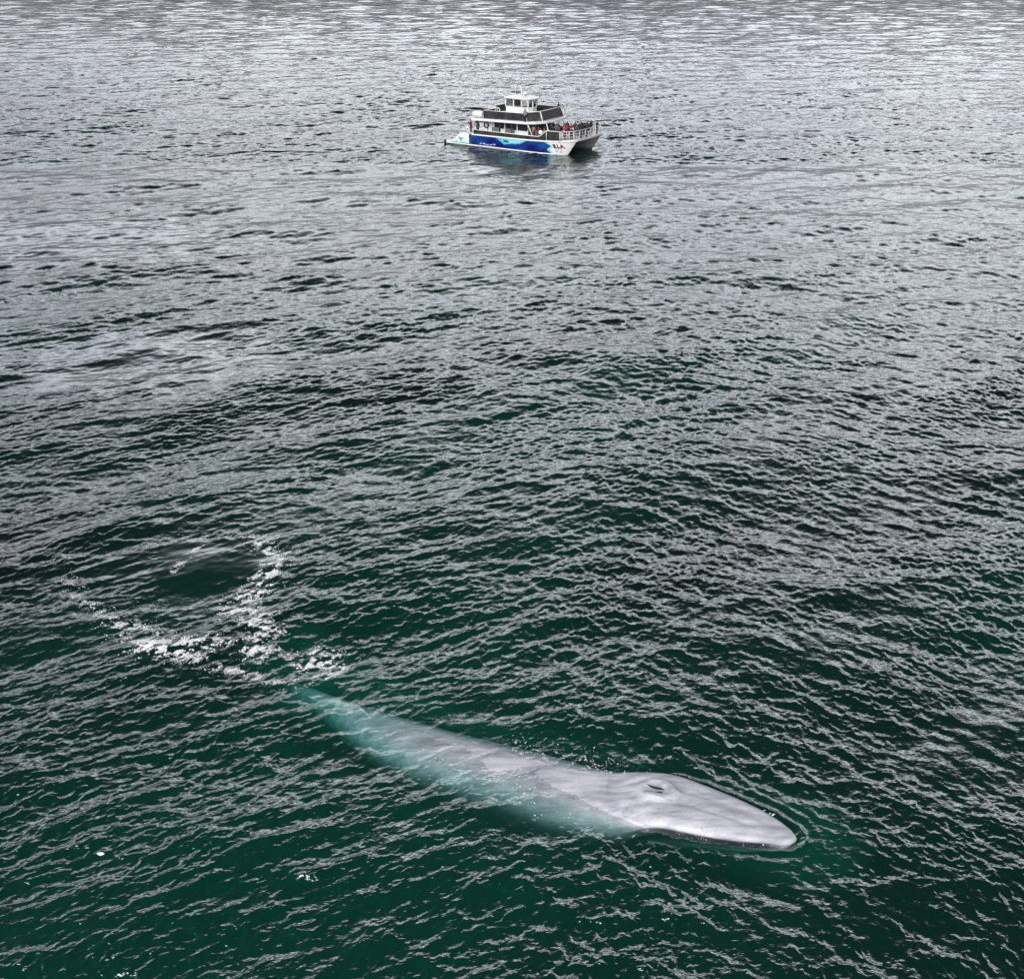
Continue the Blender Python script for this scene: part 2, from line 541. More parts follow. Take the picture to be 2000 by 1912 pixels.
Zt = prof([(0, 0.10), (0.4, 0.24), (1, 0.32), (2, 0.38), (3.2, 0.42), (4.4, 0.44), (5.2, 0.34), (6.2, 0.18), (7.5, 0.09), (9, 0.05), (11, -0.01), (13, -0.07), (15, -0.22), (17, -0.44), (19, -0.8), (21, -1.3)])
Zb = prof([(0, -0.10), (0.4, -0.5), (1, -0.85), (3, -1.5), (5, -2.1), (8, -2.7), (11, -2.7), (14, -2.3), (17, -2.0), (19, -1.85), (21, -1.9)])
NA = 112
ang = np.linspace(0, 2 * np.pi, NA, endpoint=False)
WV, MOUTH = [], []
for s in ss:
    w, zt, zb = Wd(s), Zt(s), Zb(s)
    head = 1 - smooth01(s, 4.0, 7.5)
    zc = (zt - 0.22 - 0.12 * smooth01(s, 0, 3)) * head + (zt + (zb - zt) * 0.48) * (1 - head)
    if s < 0.4:
        zc = zt - 0.12 - 0.25 * s
    ca_, sa_ = np.cos(ang), np.sin(ang)
    p_top = 0.62 * head + 0.95 * (1 - head)          # flat rostrum, round back
    up = sa_ >= 0
    y = w * np.sign(ca_) * np.abs(ca_) ** np.where(up, p_top, 0.85)
    z = np.where(up, zc + (zt - zc) * np.abs(sa_) ** (1.0 + 0.2 * head), zc - (zc - zb) * np.abs(sa_) ** 0.9)
    # mouth line: a groove under the edge of the upper jaw, the lower lip bulging below it
    g_ = head * smooth01(s, 0.25, 1.0) * (1 - smooth01(s, 5.0, 6.2))
    below = np.where(~up, np.abs(sa_), 0)
    y *= 1 - 0.12 * g_ * np.exp(-((below - 0.10) / 0.055) ** 2) - 0.38 * g_ * smooth01(below, 0.06, 0.5)
    # ridge down the middle of the rostrum, furrows either side
    top = up * np.exp(-(y / 0.075) ** 2)
    z = z + 0.075 * top * smooth01(s, 0.9, 1.6) * (1 - smooth01(s, 3.6, 4.2))
    z = z - 0.055 * up * np.exp(-((np.abs(y) - 0.26) / 0.10) ** 2) * smooth01(s, 1.0, 2.0) * (1 - smooth01(s, 3.6, 4.4))
    # splash guard: a raised horseshoe in front of the blowholes, a hollow behind
    if 3.4 < s < 6.4:
        r = np.hypot((s - 4.75) / 0.80, y / 0.40)
        z = z + up * 0.26 * np.exp(-((r - 0.80) / 0.26) ** 2) * (1 - smooth01(s, 4.8, 5.6))
        z = z + up * 0.025 * np.exp(-(((s - 4.75) / 0.45) ** 2 + (y / 0.10) ** 2))
        z = z - up * 0.09 * np.exp(-(((s - 4.80) / 0.38) ** 2 + ((np.abs(y) - 0.16) / 0.07) ** 2))
        z = z - up * 0.10 * np.exp(-(((s - 6.0) / 0.55) ** 2 + ((y + 0.25) / 0.5) ** 2))
    MOUTH.append(g_ * smooth01(below, 0.02, 0.08) * (1 - 0.7 * smooth01(below, 0.45, 0.7)))  # mouth gap painted dark: its shade, and black baleen, put into the skin colour
    q0, q1 = wpos(max(0, s - 0.05)), wpos(s + 0.05)
    d = (q1 - q0) / np.linalg.norm(q1 - q0)
    lat = np.array([-d[1], d[0]])
    c = wpos(s)
    WV.append(np.stack([c[0] + lat[0] * y - w0[0], c[1] + lat[1] * y - w0[1], z], 1))
WV = np.array(WV)
n_s = len(ss)
ii = np.arange(n_s * NA).reshape(n_s, NA)
WQ = np.stack([ii[:-1], ii[1:], np.roll(ii, -1, 1)[1:], np.roll(ii, -1, 1)[:-1]], -1).reshape(-1, 4)
WVf = WV.reshape(-1, 3)
# close nose and tail with fans of degenerate-free quads to a centre point
nose_c, tail_c = len(WVf), len(WVf) + 1
WVf = np.concatenate([WVf, WV[0].mean(0)[None] + np.array([[0.03, -0.01, 0]]), WV[-1].mean(0)[None]])
caps = []
for k in range(0, NA, 2):
    caps.append((nose_c, ii[0, k], ii[0, (k + 1) % NA], ii[0, (k + 2) % NA]))
    caps.append((tail_c, ii[-1, (k + 2) % NA], ii[-1, (k + 1) % NA], ii[-1, k]))
body_me = fast_mesh('body', WVf, np.concatenate([WQ, np.array(caps)]))
bmx = bmesh.new(); bmx.from_mesh(body_me); bmesh.ops.recalc_face_normals(bmx, faces=bmx.faces); bmx.to_mesh(body_me); bmx.free()

sk = bpy.data.materials.new('whale_skin')
sk.use_nodes = True
t = sk.node_tree
b = t.nodes['Principled BSDF']
b.inputs['Roughness'].default_value = 0.33
b.inputs['Specular IOR Level'].default_value = 0.4
tcw = t.nodes.new('ShaderNodeTexCoord')
mpw = t.nodes.new('ShaderNodeMapping')
mpw.inputs['Rotation'].default_value = (0, 0, rad(27))
mpw.inputs['Scale'].default_value = (0.20, 1.0, 1.0)
t.links.new(tcw.outputs['Object'], mpw.inputs['Vector'])
def wnoise(scale, detail, vec):
    n = t.nodes.new('ShaderNodeTexNoise')
    n.inputs['Scale'].default_value = scale
    n.inputs['Detail'].default_value = detail
    n.inputs['Roughness'].default_value = 0.6
    t.links.new(vec, n.inputs['Vector'])
    return n.outputs[0]
r1 = t.nodes.new('ShaderNodeValToRGB')
r1.color_ramp.elements[0].position = 0.36
r1.color_ramp.elements[0].color = (0.34, 0.355, 0.42, 1)
r1.color_ramp.elements[1].position = 0.62
r1.color_ramp.elements[1].color = (0.64, 0.635, 0.69, 1)
t.links.new(wnoise(3.6, 7, mpw.outputs[0]), r1.inputs['Fac'])
r2 = t.nodes.new('ShaderNodeValToRGB')
r2.color_ramp.elements[0].position = 0.62
r2.color_ramp.elements[0].color = (1, 1, 1, 1)
r2.color_ramp.elements[1].position = 0.74
r2.color_ramp.elements[1].color = (0.55, 0.54, 0.57, 1)
t.links.new(wnoise(11.0, 4, tcw.outputs['Object']), r2.inputs['Fac'])
vor = t.nodes.new('ShaderNodeTexVoronoi')
vor.inputs['Scale'].default_value = 7.0
wv = t.nodes.new('ShaderNodeVectorMath'); wv.operation = 'ADD'
wn_ = t.nodes.new('ShaderNodeTexNoise'); wn_.inputs['Scale'].default_value = 5.0
t.links.new(tcw.outputs['Object'], wn_.inputs['Vector'])
t.links.new(tcw.outputs['Object'], wv.inputs[0]); t.links.new(wn_.outputs['Color'], wv.inputs[1])
t.links.new(wv.outputs[0], vor.inputs['Vector'])
r3 = t.nodes.new('ShaderNodeValToRGB')           # mottled patches of the species
r3.color_ramp.elements[0].position = 0.10; r3.color_ramp.elements[0].color = (0.74, 0.74, 0.76, 1)
r3.color_ramp.elements[1].position = 0.42; r3.color_ramp.elements[1].color = (1, 1, 1, 1)
t.links.new(vor.outputs['Distance'], r3.inputs['Fac'])
mm0 = t.nodes.new('ShaderNodeMix'); mm0.data_type = 'RGBA'; mm0.blend_type = 'MULTIPLY'
mm0.inputs['Factor'].default_value = 0.8
t.links.new(r1.outputs[0], mm0.inputs['A']); t.links.new(r3.outputs[0], mm0.inputs['B'])
mm = t.nodes.new('ShaderNodeMix'); mm.data_type = 'RGBA'; mm.blend_type = 'MULTIPLY'
mm.inputs['Factor'].default_value = 1.0
t.links.new(mm0.outputs['Result'], mm.inputs['A']); t.links.new(r2.outputs[0], mm.inputs['B'])
t.links.new(mm.outputs['Result'], b.inputs['Base Color'])
bpn = t.nodes.new('ShaderNodeBump'); bpn.inputs['Strength'].default_value = 0.25; bpn.inputs['Distance'].default_value = 0.03
t.links.new(wnoise(5.0, 5, mpw.outputs[0]), bpn.inputs['Height'])
t.links.new(bpn.outputs[0], b.inputs['Normal'])
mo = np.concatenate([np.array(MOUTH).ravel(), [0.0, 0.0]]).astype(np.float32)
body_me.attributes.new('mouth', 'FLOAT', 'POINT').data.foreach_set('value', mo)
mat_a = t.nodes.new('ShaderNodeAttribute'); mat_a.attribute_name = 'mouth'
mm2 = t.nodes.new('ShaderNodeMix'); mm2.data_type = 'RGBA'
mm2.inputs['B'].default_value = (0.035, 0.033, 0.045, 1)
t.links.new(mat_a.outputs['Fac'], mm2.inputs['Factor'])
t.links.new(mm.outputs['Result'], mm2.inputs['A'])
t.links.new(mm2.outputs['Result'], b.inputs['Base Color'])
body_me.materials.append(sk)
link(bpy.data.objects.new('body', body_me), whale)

def whale_frame(s):
    q0, q1 = wpos(s - 0.05), wpos(s + 0.05)
    d = (q1 - q0) / np.linalg.norm(q1 - q0)
    return wpos(s) - w0[:2], d, np.array([-d[1], d[0]])      # aft direction, lateral (port is +)
def whale_pt(s, y, z):
    c, d, l = whale_frame(s)
    return (c[0] + l[0] * y, c[1] + l[1] * y, z)

dark = mat('blowhole_skin', (0.03, 0.028, 0.035), 0.4)
def skin_z(sv_, yv_):
    k = int(np.argmin(np.abs(ss - sv_)))
    c, d, l = whale_frame(float(ss[k]))
    lat_ = (WV[k][:, 0] - c[0]) * l[0] + (WV[k][:, 1] - c[1]) * l[1]
    up_ = ang < np.pi
    return float(WV[k][up_, 2][np.argmin(np.abs(lat_[up_] - yv_))])
for sgn in (-1, 1):
    m_ = MB()
    sy = [(4.46 + 0.62 * k / 6, sgn * (0.075 + 0.13 * (k / 6) ** 1.3)) for k in range(7)]
    pts = [whale_pt(a_, b_, skin_z(a_, b_) + 0.028) for a_, b_ in sy]
    rr = [0.010, 0.030, 0.044, 0.048, 0.044, 0.030, 0.010]
    vs_, fs_ = [], []
    for p, r in zip(pts, rr):
        for k in range(10):
            a = 2 * math.pi * k / 10
            vs_.append((p[0] + 0.3 * r * math.cos(a), p[1] + r * math.cos(a), p[2] + 0.9 * r * math.sin(a)))
    fs_ = [(i * 10 + k, i * 10 + (k + 1) % 10, (i + 1) * 10 + (k + 1) % 10, (i + 1) * 10 + k) for i in range(6) for k in range(10)]
    fs_ += [tuple(range(9, -1, -1)), tuple(60 + k for k in range(10))]
    m_.add(vs_, fs_, True).build('blowhole', dark, whale)

def foil(name, root, tip, chord0, chord1, dirv, thick, sweep=0.0, n=14, up=(0, 0, 1)):
    """a tapering flipper or fluke blade from root to tip"""
    root, tip, dirv, up = map(Vector, (root, tip, dirv, up))
    vs_, fs_ = [], []
    for i in range(n + 1):
        u = i / n
        c = root.lerp(tip, u) + dirv * (sweep * u * u)
        ch = (chord0 + (chord1 - chord0) * u) * (1 - 0.92 * u ** 8)
        th = thick * (1 - 0.85 * u)
        for k in range(12):
            a = 2 * math.pi * k / 12
            vs_.append(c + dirv * (ch * 0.5 * math.cos(a)) + up * (th * math.sin(a) * (0.6 + 0.4 * -math.cos(a))))
    fs_ = [(i * 12 + k, i * 12 + (k + 1) % 12, (i + 1) * 12 + (k + 1) % 12, (i + 1) * 12 + k) for i in range(n) for k in range(12)]
    fs_ += [tuple(range(11, -1, -1)), tuple(n * 12 + k for k in range(12))]
    return MB().add(vs_, fs_, True).build(name, sk, whale)
for sgn in (-1, 1):
    c, d, l = whale_frame(7.2)
    foil('flipper', whale_pt(7.0, sgn * 1.25, -1.6), whale_pt(9.2, sgn * 2.7, -2.5), 0.95, 0.35, (d[0], d[1], 0), 0.12, 0.3)
    c, d, l = whale_frame(20.6)
    foil('fluke', whale_pt(20.2, sgn * 0.1, -1.7), whale_pt(21.6, sgn * 2.6, -2.7), 1.7, 0.35, (d[0], d[1], 0), 0.12, 0.5)
c, d, l = whale_frame(16.6)
foil('dorsal_fin', whale_pt(16.3, 0, float(Zt(16.3)) - 0.05), whale_pt(16.75, 0, float(Zt(16.6)) + 0.30), 0.75, 0.2, (d[0], d[1], 0), 0.06, 0.15, 8, (l[0], l[1], 0))

# ------------------------------------------------------------------ foam left by the flukes
random.seed(5)
FOAM = [  # (photo points), half width in m, flecks per metre, biggest fleck
    ([(128, 1122), (165, 1175), (230, 1212)], 0.30, 90, 0.10),
    ([(230, 1212), (300, 1250), (350, 1268)], 0.55, 230, 0.13),
    ([(285, 1262), (350, 1268), (425, 1262)], 0.50, 420, 0.16),
    ([(330, 1285), (420, 1300), (490, 1312)], 0.25, 190, 0.09),
    ([(490, 1312), (560, 1330), (640, 1318), (672, 1290)], 0.22, 200, 0.09),
    ([(500, 1050), (540, 1085), (525, 1120), (500, 1155)], 0.42, 260, 0.14),
    ([(500, 1155), (462, 1182), (505, 1212), (530, 1235)], 0.45, 300, 0.15),
    ([(510, 1215), (508, 1250), (495, 1285)], 0.35, 340, 0.16),
    ([(530, 1262), (590, 1292)], 0.30, 120, 0.09),
    ([(598, 1290), (630, 1272), (655, 1292)], 0.32, 420, 0.16),
    ([(640, 1275), (690, 1285)], 0.50, 90, 0.08),
    ([(270, 1080), (340, 1058), (430, 1045)], 0.12, 60, 0.07),
    ([(430, 1045), (500, 1058), (550, 1095)], 0.16, 90, 0.08),
    ([(395, 1062), (372, 1085), (335, 1122)], 0.14, 90, 0.09),
    ([(118, 1075), (125, 1105)], 0.30, 50, 0.07),
    ([(410, 1185), (455, 1195)], 0.25, 60, 0.08),
    ([(300, 1300), (440, 1235)], 0.8, 40, 0.07),
    ([(540, 1180), (590, 1150)], 0.5, 30, 0.06),
    ([(265, 1170), (320, 1190)], 0.4, 30, 0.06),
    ([(1540, 1668), (1563, 1645)], 0.05, 90, 0.05),
]
bm0 = bmesh.new()
bmesh.ops.create_icosphere(bm0, subdivisions=1, radius=1.0)
IV = np.array([v.co[:] for v in bm0.verts]); IF = [tuple(v.index for v in f.verts) for f in bm0.faces]
bm0.free()
fp = []
rf_ = np.random.default_rng(8)
for pts, hwid, dens, big in FOAM:
    P = [np.array(ground(*p)) for p in pts]
    P = catmull([tuple(p) for p in P], 12)
    L = np.concatenate([[0], np.cumsum(np.hypot(*np.diff(P, axis=0).T))])
    n = int(dens * L[-1] * 10)
    u = rf_.random(n) * L[-1]
    q = np.stack([np.interp(u, L, P[:, 0]), np.interp(u, L, P[:, 1])], 1)
    q += rf_.normal(size=(n, 2)) * hwid * np.array([0.85, 0.62])
    # froth gathers in strings and lumps
    c1 = seaB.sample(q[:, 0] * 1.6, q[:, 1] * 1.6, 0.5, 3.0, True) / seaB.f[0].std()
    c2 = ripB.sample(q[:, 0] * 0.8, q[:, 1] * 0.8, 1.1, 9.0, True) / ripB.f[0].std()
    keep = rf_.random(n) < np.clip(0.26 + 0.26 * c1 + 0.40 * c2, 0, 1) ** 1.7
    sz = big * (0.09 + 0.22 * rf_.random(n) ** 3.5)
    for (a_, b_), c_ in zip(q[keep], sz[keep]):
        fp.append((a_, b_, c_))
# water sheeting off the whale: thin froth along the edges of the back
for side, s0, s1, n, spread in ((-1, 0.1, 5.5, 260, 0.05), (1, 0.0, 5.0, 160, 0.04), (1, 5.0, 13.0, 500, 0.10), (-1, 5.2, 10.5, 2600, 0.34), (1, 6.2, 9.5, 300, 0.4)):
    s_ = s0 + (s1 - s0) * rf_.random(n) ** (1.0 if side > 0 else 1.4)
    for k in range(n):
        c, d, l = whale_frame(float(s_[k]))
        y_ = side * (float(Wd(s_[k])) * (1.04 if s1 < 6 else 0.60 if side > 0 else 0.55) + rf_.normal() * spread)
        q_ = np.array([[c[0] + w0[0] + l[0] * y_, c[1] + w0[1] + l[1] * y_]])
        if rf_.random() < np.clip(0.1 + 0.45 * float(ripB.sample(q_[:, 0], q_[:, 1], 0.4, 4.0, True)[0]) / ripB.f[0].std(), 0, 1):
            fp.append((q_[0, 0], q_[0, 1], 0.024 * (0.35 + rf_.random() ** 3)))
fp = np.array(fp)
_, _, fz, _ = waves(fp[:, 0], fp[:, 1], np.full(len(fp), 0.05), only_z=True)
fm = MB()
allv, allf = [], []
JIT = rf_.normal(size=(64, len(IV), 1))
for k, (x, y, s) in enumerate(fp):
    a = random.random() * 3.14
    sx, sy, sz = s * random.uniform(0.7, 1.8), s * random.uniform(0.45, 0.9), s * random.uniform(0.18, 0.35)
    jit = 1 + 0.25 * JIT[k % 64]
    v = IV * jit * np.array([sx, sy, sz])
    c, s_ = math.cos(a), math.sin(a)
    v = np.stack([v[:, 0] * c - v[:, 1] * s_ + x, v[:, 0] * s_ + v[:, 1] * c + y, v[:, 2] + fz[k] + 0.012], 1)
    base = k * len(IV)
    allv.append(v)
    allf += [tuple(i + base for i in f) for f in IF]
fme = bpy.data.meshes.new('sea_foam')
fme.from_pydata(np.concatenate(allv).tolist(), [], allf)
fme.polygons.foreach_set('use_smooth', [True] * len(allf))
fme.materials.append(mat('white_foam', (0.86, 0.88, 0.88), 0.9, spec=0.2))
foam = link(bpy.data.objects.new('sea_foam', fme))
tag(foam, kind='stuff')

# ======== BOAT: a whale-watching catamaran, x forward, y to port, z up from the water
HEAD = rad(33.5)
SX, SY, SZ = 1.03, 1.16, 1.03
BX = np.array([math.cos(HEAD), -math.sin(HEAD)]); BY = np.array([math.sin(HEAD), math.cos(HEAD)])
bow_w = np.array(ground(1099, 307))
BO = bow_w - BX * 19.0 * SX + BY * 4.05 * SY
boat = empty('catamaran', (BO[0], BO[1], 0.0), -HEAD)
boat.scale = (SX, SY, SZ)
tag(boat, 'white double-decked sightseeing catamaran with a bright blue painted hull, full of passengers', 'boat')

white = mat('white_gelcoat', (0.80, 0.80, 0.80), 0.35, noise=0.05, nscale=1.5)
deckm = mat('grey_deck', (0.42, 0.43, 0.44), 0.7, noise=0.15)
black = mat('black_frame', (0.015, 0.015, 0.018), 0.5)
grey = mat('grey_fabric', (0.16, 0.16, 0.18), 0.8, noise=0.2)
steel = mat('white_rail_paint', (0.82, 0.82, 0.83), 0.35)
darkglass = mat('tinted_window', (0.025, 0.026, 0.032), 0.08)
netm = bpy.data.materials.new('black_rail_mesh')
netm.use_nodes = True
nt = netm.node_tree
nb = nt.nodes['Principled BSDF']
nb.inputs['Roughness'].default_value = 0.6
ntc = nt.nodes.new('ShaderNodeTexCoord')
nn = nt.nodes.new('ShaderNodeTexNoise'); nn.inputs['Scale'].default_value = 1.3; nn.inputs['Detail'].default_value = 4
nt.links.new(ntc.outputs['Object'], nn.inputs['Vector'])
nr = nt.nodes.new('ShaderNodeValToRGB')
nr.color_ramp.elements[0].position = 0.38; nr.color_ramp.elements[0].color = (0.008, 0.008, 0.009, 1)
nr.color_ramp.elements[1].position = 0.66; nr.color_ramp.elements[1].color = (0.04, 0.04, 0.045, 1)
nt.links.new(nn.outputs[0], nr.inputs['Fac']); nt.links.new(nr.outputs[0], nb.inputs['Base Color'])
glass = bpy.data.materials.new('clear_window')
glass.use_nodes = True
gt = glass.node_tree
gt.nodes.remove(gt.nodes['Principled BSDF'])
g1 = gt.nodes.new('ShaderNodeBsdfTransparent'); g1.inputs[0].default_value = (0.75, 0.77, 0.78, 1)
g2 = gt.nodes.new('ShaderNodeBsdfGlossy'); g2.inputs['Roughness'].default_value = 0.03
g3 = gt.nodes.new('ShaderNodeMixShader'); g3.inputs[0].default_value = 0.14
gt.links.new(g1.outputs[0], g3.inputs[1]); gt.links.new(g2.outputs[0], g3.inputs[2]); gt.links.new(g3.outputs[0], gt.nodes['Material Output'].inputs['Surface'])

def zg(x):
    """height of the gunwale along the hull"""
    return float(np.interp(x, [0, 0.9, 2.4, 4.3, 13, 17, 20.6], [0.24, 0.30, 1.56, 1.56, 1.62, 1.76, 2.05]))
def xs_(z):
    return 19.0 + 0.70 * z
def hbreadth(u):
    if u < 0.72: return 1.0
    return max(0.015, (1 - ((u - 0.72) / 0.28) ** 2.3)) ** 0.75
YC, HB = 2.95, 1.12
def hull_y(x, z, sgn, side=1):
    """side 1: outer face, -1: inner face"""
    off = np.interp(z, [-0.7, -0.2, 0.1, 2.0], [0.12, 0.80, 0.93, 1.0])
    return sgn * (YC + side * hbreadth(x / xs_(z)) * HB * off)

def in_poly(x, z, poly):
    c = False
    for (x0, z0), (x1, z1) in zip(poly, poly[1:] + poly[:1]):
        if (z0 > z) != (z1 > z) and x < (x1 - x0) * (z - z0) / (z1 - z0) + x0:
            c = not c
    return c
def livery(x, z):
    """the painted mural: deep blue sea with pale turquoise sky patches"""
    W = (0.78, 0.79, 0.80)
    g = zg(x)
    if z < 0.13: return (0.05, 0.07, 0.09) if z < 0.02 else W
    if x < 3.9:
        # pale aqua stern wedge with a dark green tail mark
        k = max(0, min(1, (1.2 - z) / 1.0))
        c = (0.77 - 0.22 * k, 0.80, 0.80)
        if in_poly(x, z, [(2.0, 0.98), (2.25, 1.02), (2.5, 0.86), (2.85, 0.98), (2.95, 0.88), (2.6, 0.72), (2.62, 0.45), (2.45, 0.42), (2.42, 0.70)]): return (0.01, 0.16, 0.15)
        if z < 0.30 and x > 0.9: return (0.02, 0.22, 0.26)
        if in_poly(x, z, [(1.4, 0.35), (1.7, 0.62), (2.0, 0.50), (1.8, 0.33)]): return (0.20, 0.62, 0.62)
        return c
    if x < 4.45: return (0.03, 0.05, 0.09)  # shaded stair opening, painted as a dark strip on the hull side
    # rounded forward end of the blue field
    xe = 16.75 - 0.55 * max(0, (z - 1.0) / 0.7) ** 2 + 0.25 * math.sin(z * 7)
    if x > xe + 0.45: 
        return (0.62, 0.78, 0.82) if (z < 0.55 and x < 17.9) else W
    if x > xe: return (0.25, 0.62, 0.74)
    q = (z - 0.15) / (g - 0.15)
    if in_poly(x, z, [(8.1, 1.62), (9.75, 0.66), (10.5, 0.84), (12.2, 0.95), (13.6, 1.62)]):
        if in_poly(x, z, [(9.5, 1.35), (10.4, 1.28), (10.6, 1.12), (10.1, 0.92), (9.75, 0.95)]): return (0.01, 0.16, 0.20)
        if in_poly(x, z, [(9.1, 1.62), (9.85, 0.86), (10.3, 0.95), (12.0, 1.08), (13.6, 1.62)]):
            return (0.26, 0.66, 0.70) if z > 1.15 else (0.28, 0.62, 0.80)
        return (0.10, 0.42, 0.62)
    if 5.6 < x < 8.3 and abs(z - (0.42 + 0.07 * math.sin(x * 3.3) + 0.02 * x - 0.12)) < 0.045 + 0.03 * math.sin(x * 11): return (0.50, 0.52, 0.80)
    n = math.sin(x * 1.1 + z * 2.6) * 0.5 + math.sin(x * 2.7 - z * 4.1 + 1.0) * 0.3
    lift = max(0, min(1, 0.35 + 0.55 * n + 0.5 * (q - 0.5)))
    if 10.5 < x < 13.5: lift = max(lift, 0.7 * q)
    return (0.001 + 0.003 * lift, 0.004 + 0.065 * lift, 0.11 + 0.19 * lift)

hullm = bpy.data.materials.new('painted_hull')
hullm.use_nodes = True
ht = hullm.node_tree
hb_ = ht.nodes['Principled BSDF']; hb_.inputs['Roughness'].default_value = 0.28
ha = ht.nodes.new('ShaderNodeAttribute'); ha.attribute_name = 'livery'
ht.links.new(ha.outputs['Color'], hb_.inputs['Base Color'])

def make_hull(sgn):
    US = np.concatenate([np.linspace(0, 0.86, 230, endpoint=False), np.linspace(0.86, 1.0, 70)])
    qs = np.linspace(0, 1, 26)
    vs_, cols = [], []
    for u in US:
        ring = []
        for side, order in ((1, qs[::-1]), (-1, qs)):
            lv = [None] * 0
            zs = []
            for q in order:
                x = u * xs_(1.0)
                zz = 0.05 + (zg(x) - 0.05) * q
                zs.append(zz)
            low = [-0.2, -0.7] if side == 1 else [-0.7, -0.2]
            zs = zs + low if side == 1 else low + zs
            for zz in zs:
                x = u * xs_(zz)
                ring.append((x, hull_y(x, zz, sgn, side), zz))
                cols.append((*(livery(x, zz) if side == 1 else ((0.60, 0.60, 0.60) if zz > 0.12 else (0.30, 0.31, 0.30))), 1))
        vs_ += ring
    m = len(ring)
    fs_ = [(i * m + k, i * m + k + 1, (i + 1) * m + k + 1, (i + 1) * m + k) for i in range(len(US) - 1) for k in range(m - 1)]
    fs_ += [(i * m + m - 1, i * m, (i + 1) * m, (i + 1) * m + m - 1) for i in range(len(US) - 1)]
    fs_ += [tuple(range(m))]
    o = MB().add(vs_, fs_).build('hull', hullm, boat)
    a = o.data.color_attributes.new('livery', 'FLOAT_COLOR', 'POINT')
    a.data.foreach_set('color', np.array(cols, np.float32).ravel())
    return o
hull_s = make_hull(-1)
hull_s['label'] = 'hull painted with a deep blue and turquoise sea mural'
make_hull(1)

def shell(pts, z0, z1, rise):                                  # deck plate following the sheer
    return MB().prism(pts, z0, z1, rise)
# bridge deck between the hulls, sweeping up under the bow
m_ = MB()
sec = [(2.2, 1.05, 1.50), (16.5, 1.05, 1.60), (18.2, 1.20, 1.68), (19.3, 1.52, 1.82), (20.15, 1.80, 1.95)]
vs_ = [(x, y, z) for x, a_, b_ in sec for (y, z) in ((-2.6, a_), (2.6, a_), (2.6, b_), (-2.6, b_))]
fs_ = [(i * 4 + k, i * 4 + (k + 1) % 4, i * 4 + 4 + (k + 1) % 4, i * 4 + 4 + k) for i in range(4) for k in range(4)] + [(0, 3, 2, 1), (16, 17, 18, 19)]
m_.add(vs_, fs_).build('bridge_deck', white, boat)
edge_pts = [(3.9, -4.0), (9, -4.02), (15, -4.02), (17.2, -3.98), (18.6, -3.78), (19.7, -3.45), (20.45, -3.0), (20.62, -1.5), (20.68, 0)]
outline = edge_pts + [(x, -y) for x, y in edge_pts[::-1][1:]]
def rise_g(p): return zg(p[0]) - 1.56
m_ = MB()
# deck in strips so that it can follow the sheer
xsd = [3.9, 6, 8, 10, 12, 14, 16, 17.2, 18.0, 18.6, 19.2, 19.7, 20.1, 20.45, 20.66]
ex, ey = zip(*edge_pts)
vs_ = []
for x in xsd:
    y = abs(float(np.interp(x, ex, ey)))
    z = zg(x)
    vs_ += [(x, -y, z - 0.16), (x, y, z - 0.16), (x, y, z + 0.05), (x, -y, z + 0.05)]
n = len(xsd)
fs_ = [(i * 4 + k, i * 4 + (k + 1) % 4, i * 4 + 4 + (k + 1) % 4, i * 4 + 4 + k) for i in range(n - 1) for k in range(4)] + [(0, 3, 2, 1), tuple(range(4 * n - 4, 4 * n))]
m_.add(vs_, fs_).build('main_deck', white, boat)
for sgn in (-1, 1):
    pts = [(x, hull_y(min(x, xs_(zg(x)) - 0.01), zg(x) - 0.06, sgn) + sgn * 0.03, zg(x) - 0.05) for x in np.linspace(4.4, 20.3, 60)]
    MB().tube(pts, 0.075, 6).build('rub_rail', steel, boat)
    pts = [(x, hull_y(x, 0.12, sgn) + sgn * 0.06, 0.13) for x in np.linspace(-0.1, 17.6, 50)]
    MB().tube(pts, 0.085, 6).build('spray_strake', steel, boat)
    MB().box(-0.35, 1.0, sgn * 4.02 - 0.12 if sgn > 0 else -4.08, sgn * 2.0 if sgn < 0 else 4.08, 0.14, 0.26).build('swim_step', white, boat, 0.03) if sgn < 0 else MB().box(-0.35, 1.0, 1.95, 4.08, 0.14, 0.26).build('swim_step', white, boat, 0.03)
    MB().lathe([(0.02, 0), (0.13, 0.03), (0.16, 0.2), (0.16, 0.5), (0.1, 0.62), (0.02, 0.64)], (-0.12, sgn * 4.14, -0.15), 12).build('fender', black, boat)
    m_ = MB()
    for p in ([(0.75, sgn * 3.9, 0.25), (0.75, sgn * 3.9, 0.80), (1.35, sgn * 3.9, 0.85)], [(2.3, sgn * 3.9, 1.55), (2.35, sgn * 3.9, 2.35), (3.6, sgn * 3.9, 2.40), (3.9, sgn * 3.9, 2.25), (3.95, sgn * 3.9, 1.6)],
              [(2.3, sgn * 3.9, 2.0), (3.9, sgn * 3.9, 1.98)]):
        m_.tube(p, 0.035, 6)
        if p[0][0] == 0.75:
            m_.build('stern_rail', steel, boat)
            m_ = MB()
    m_.build('stern_rail', steel, boat)

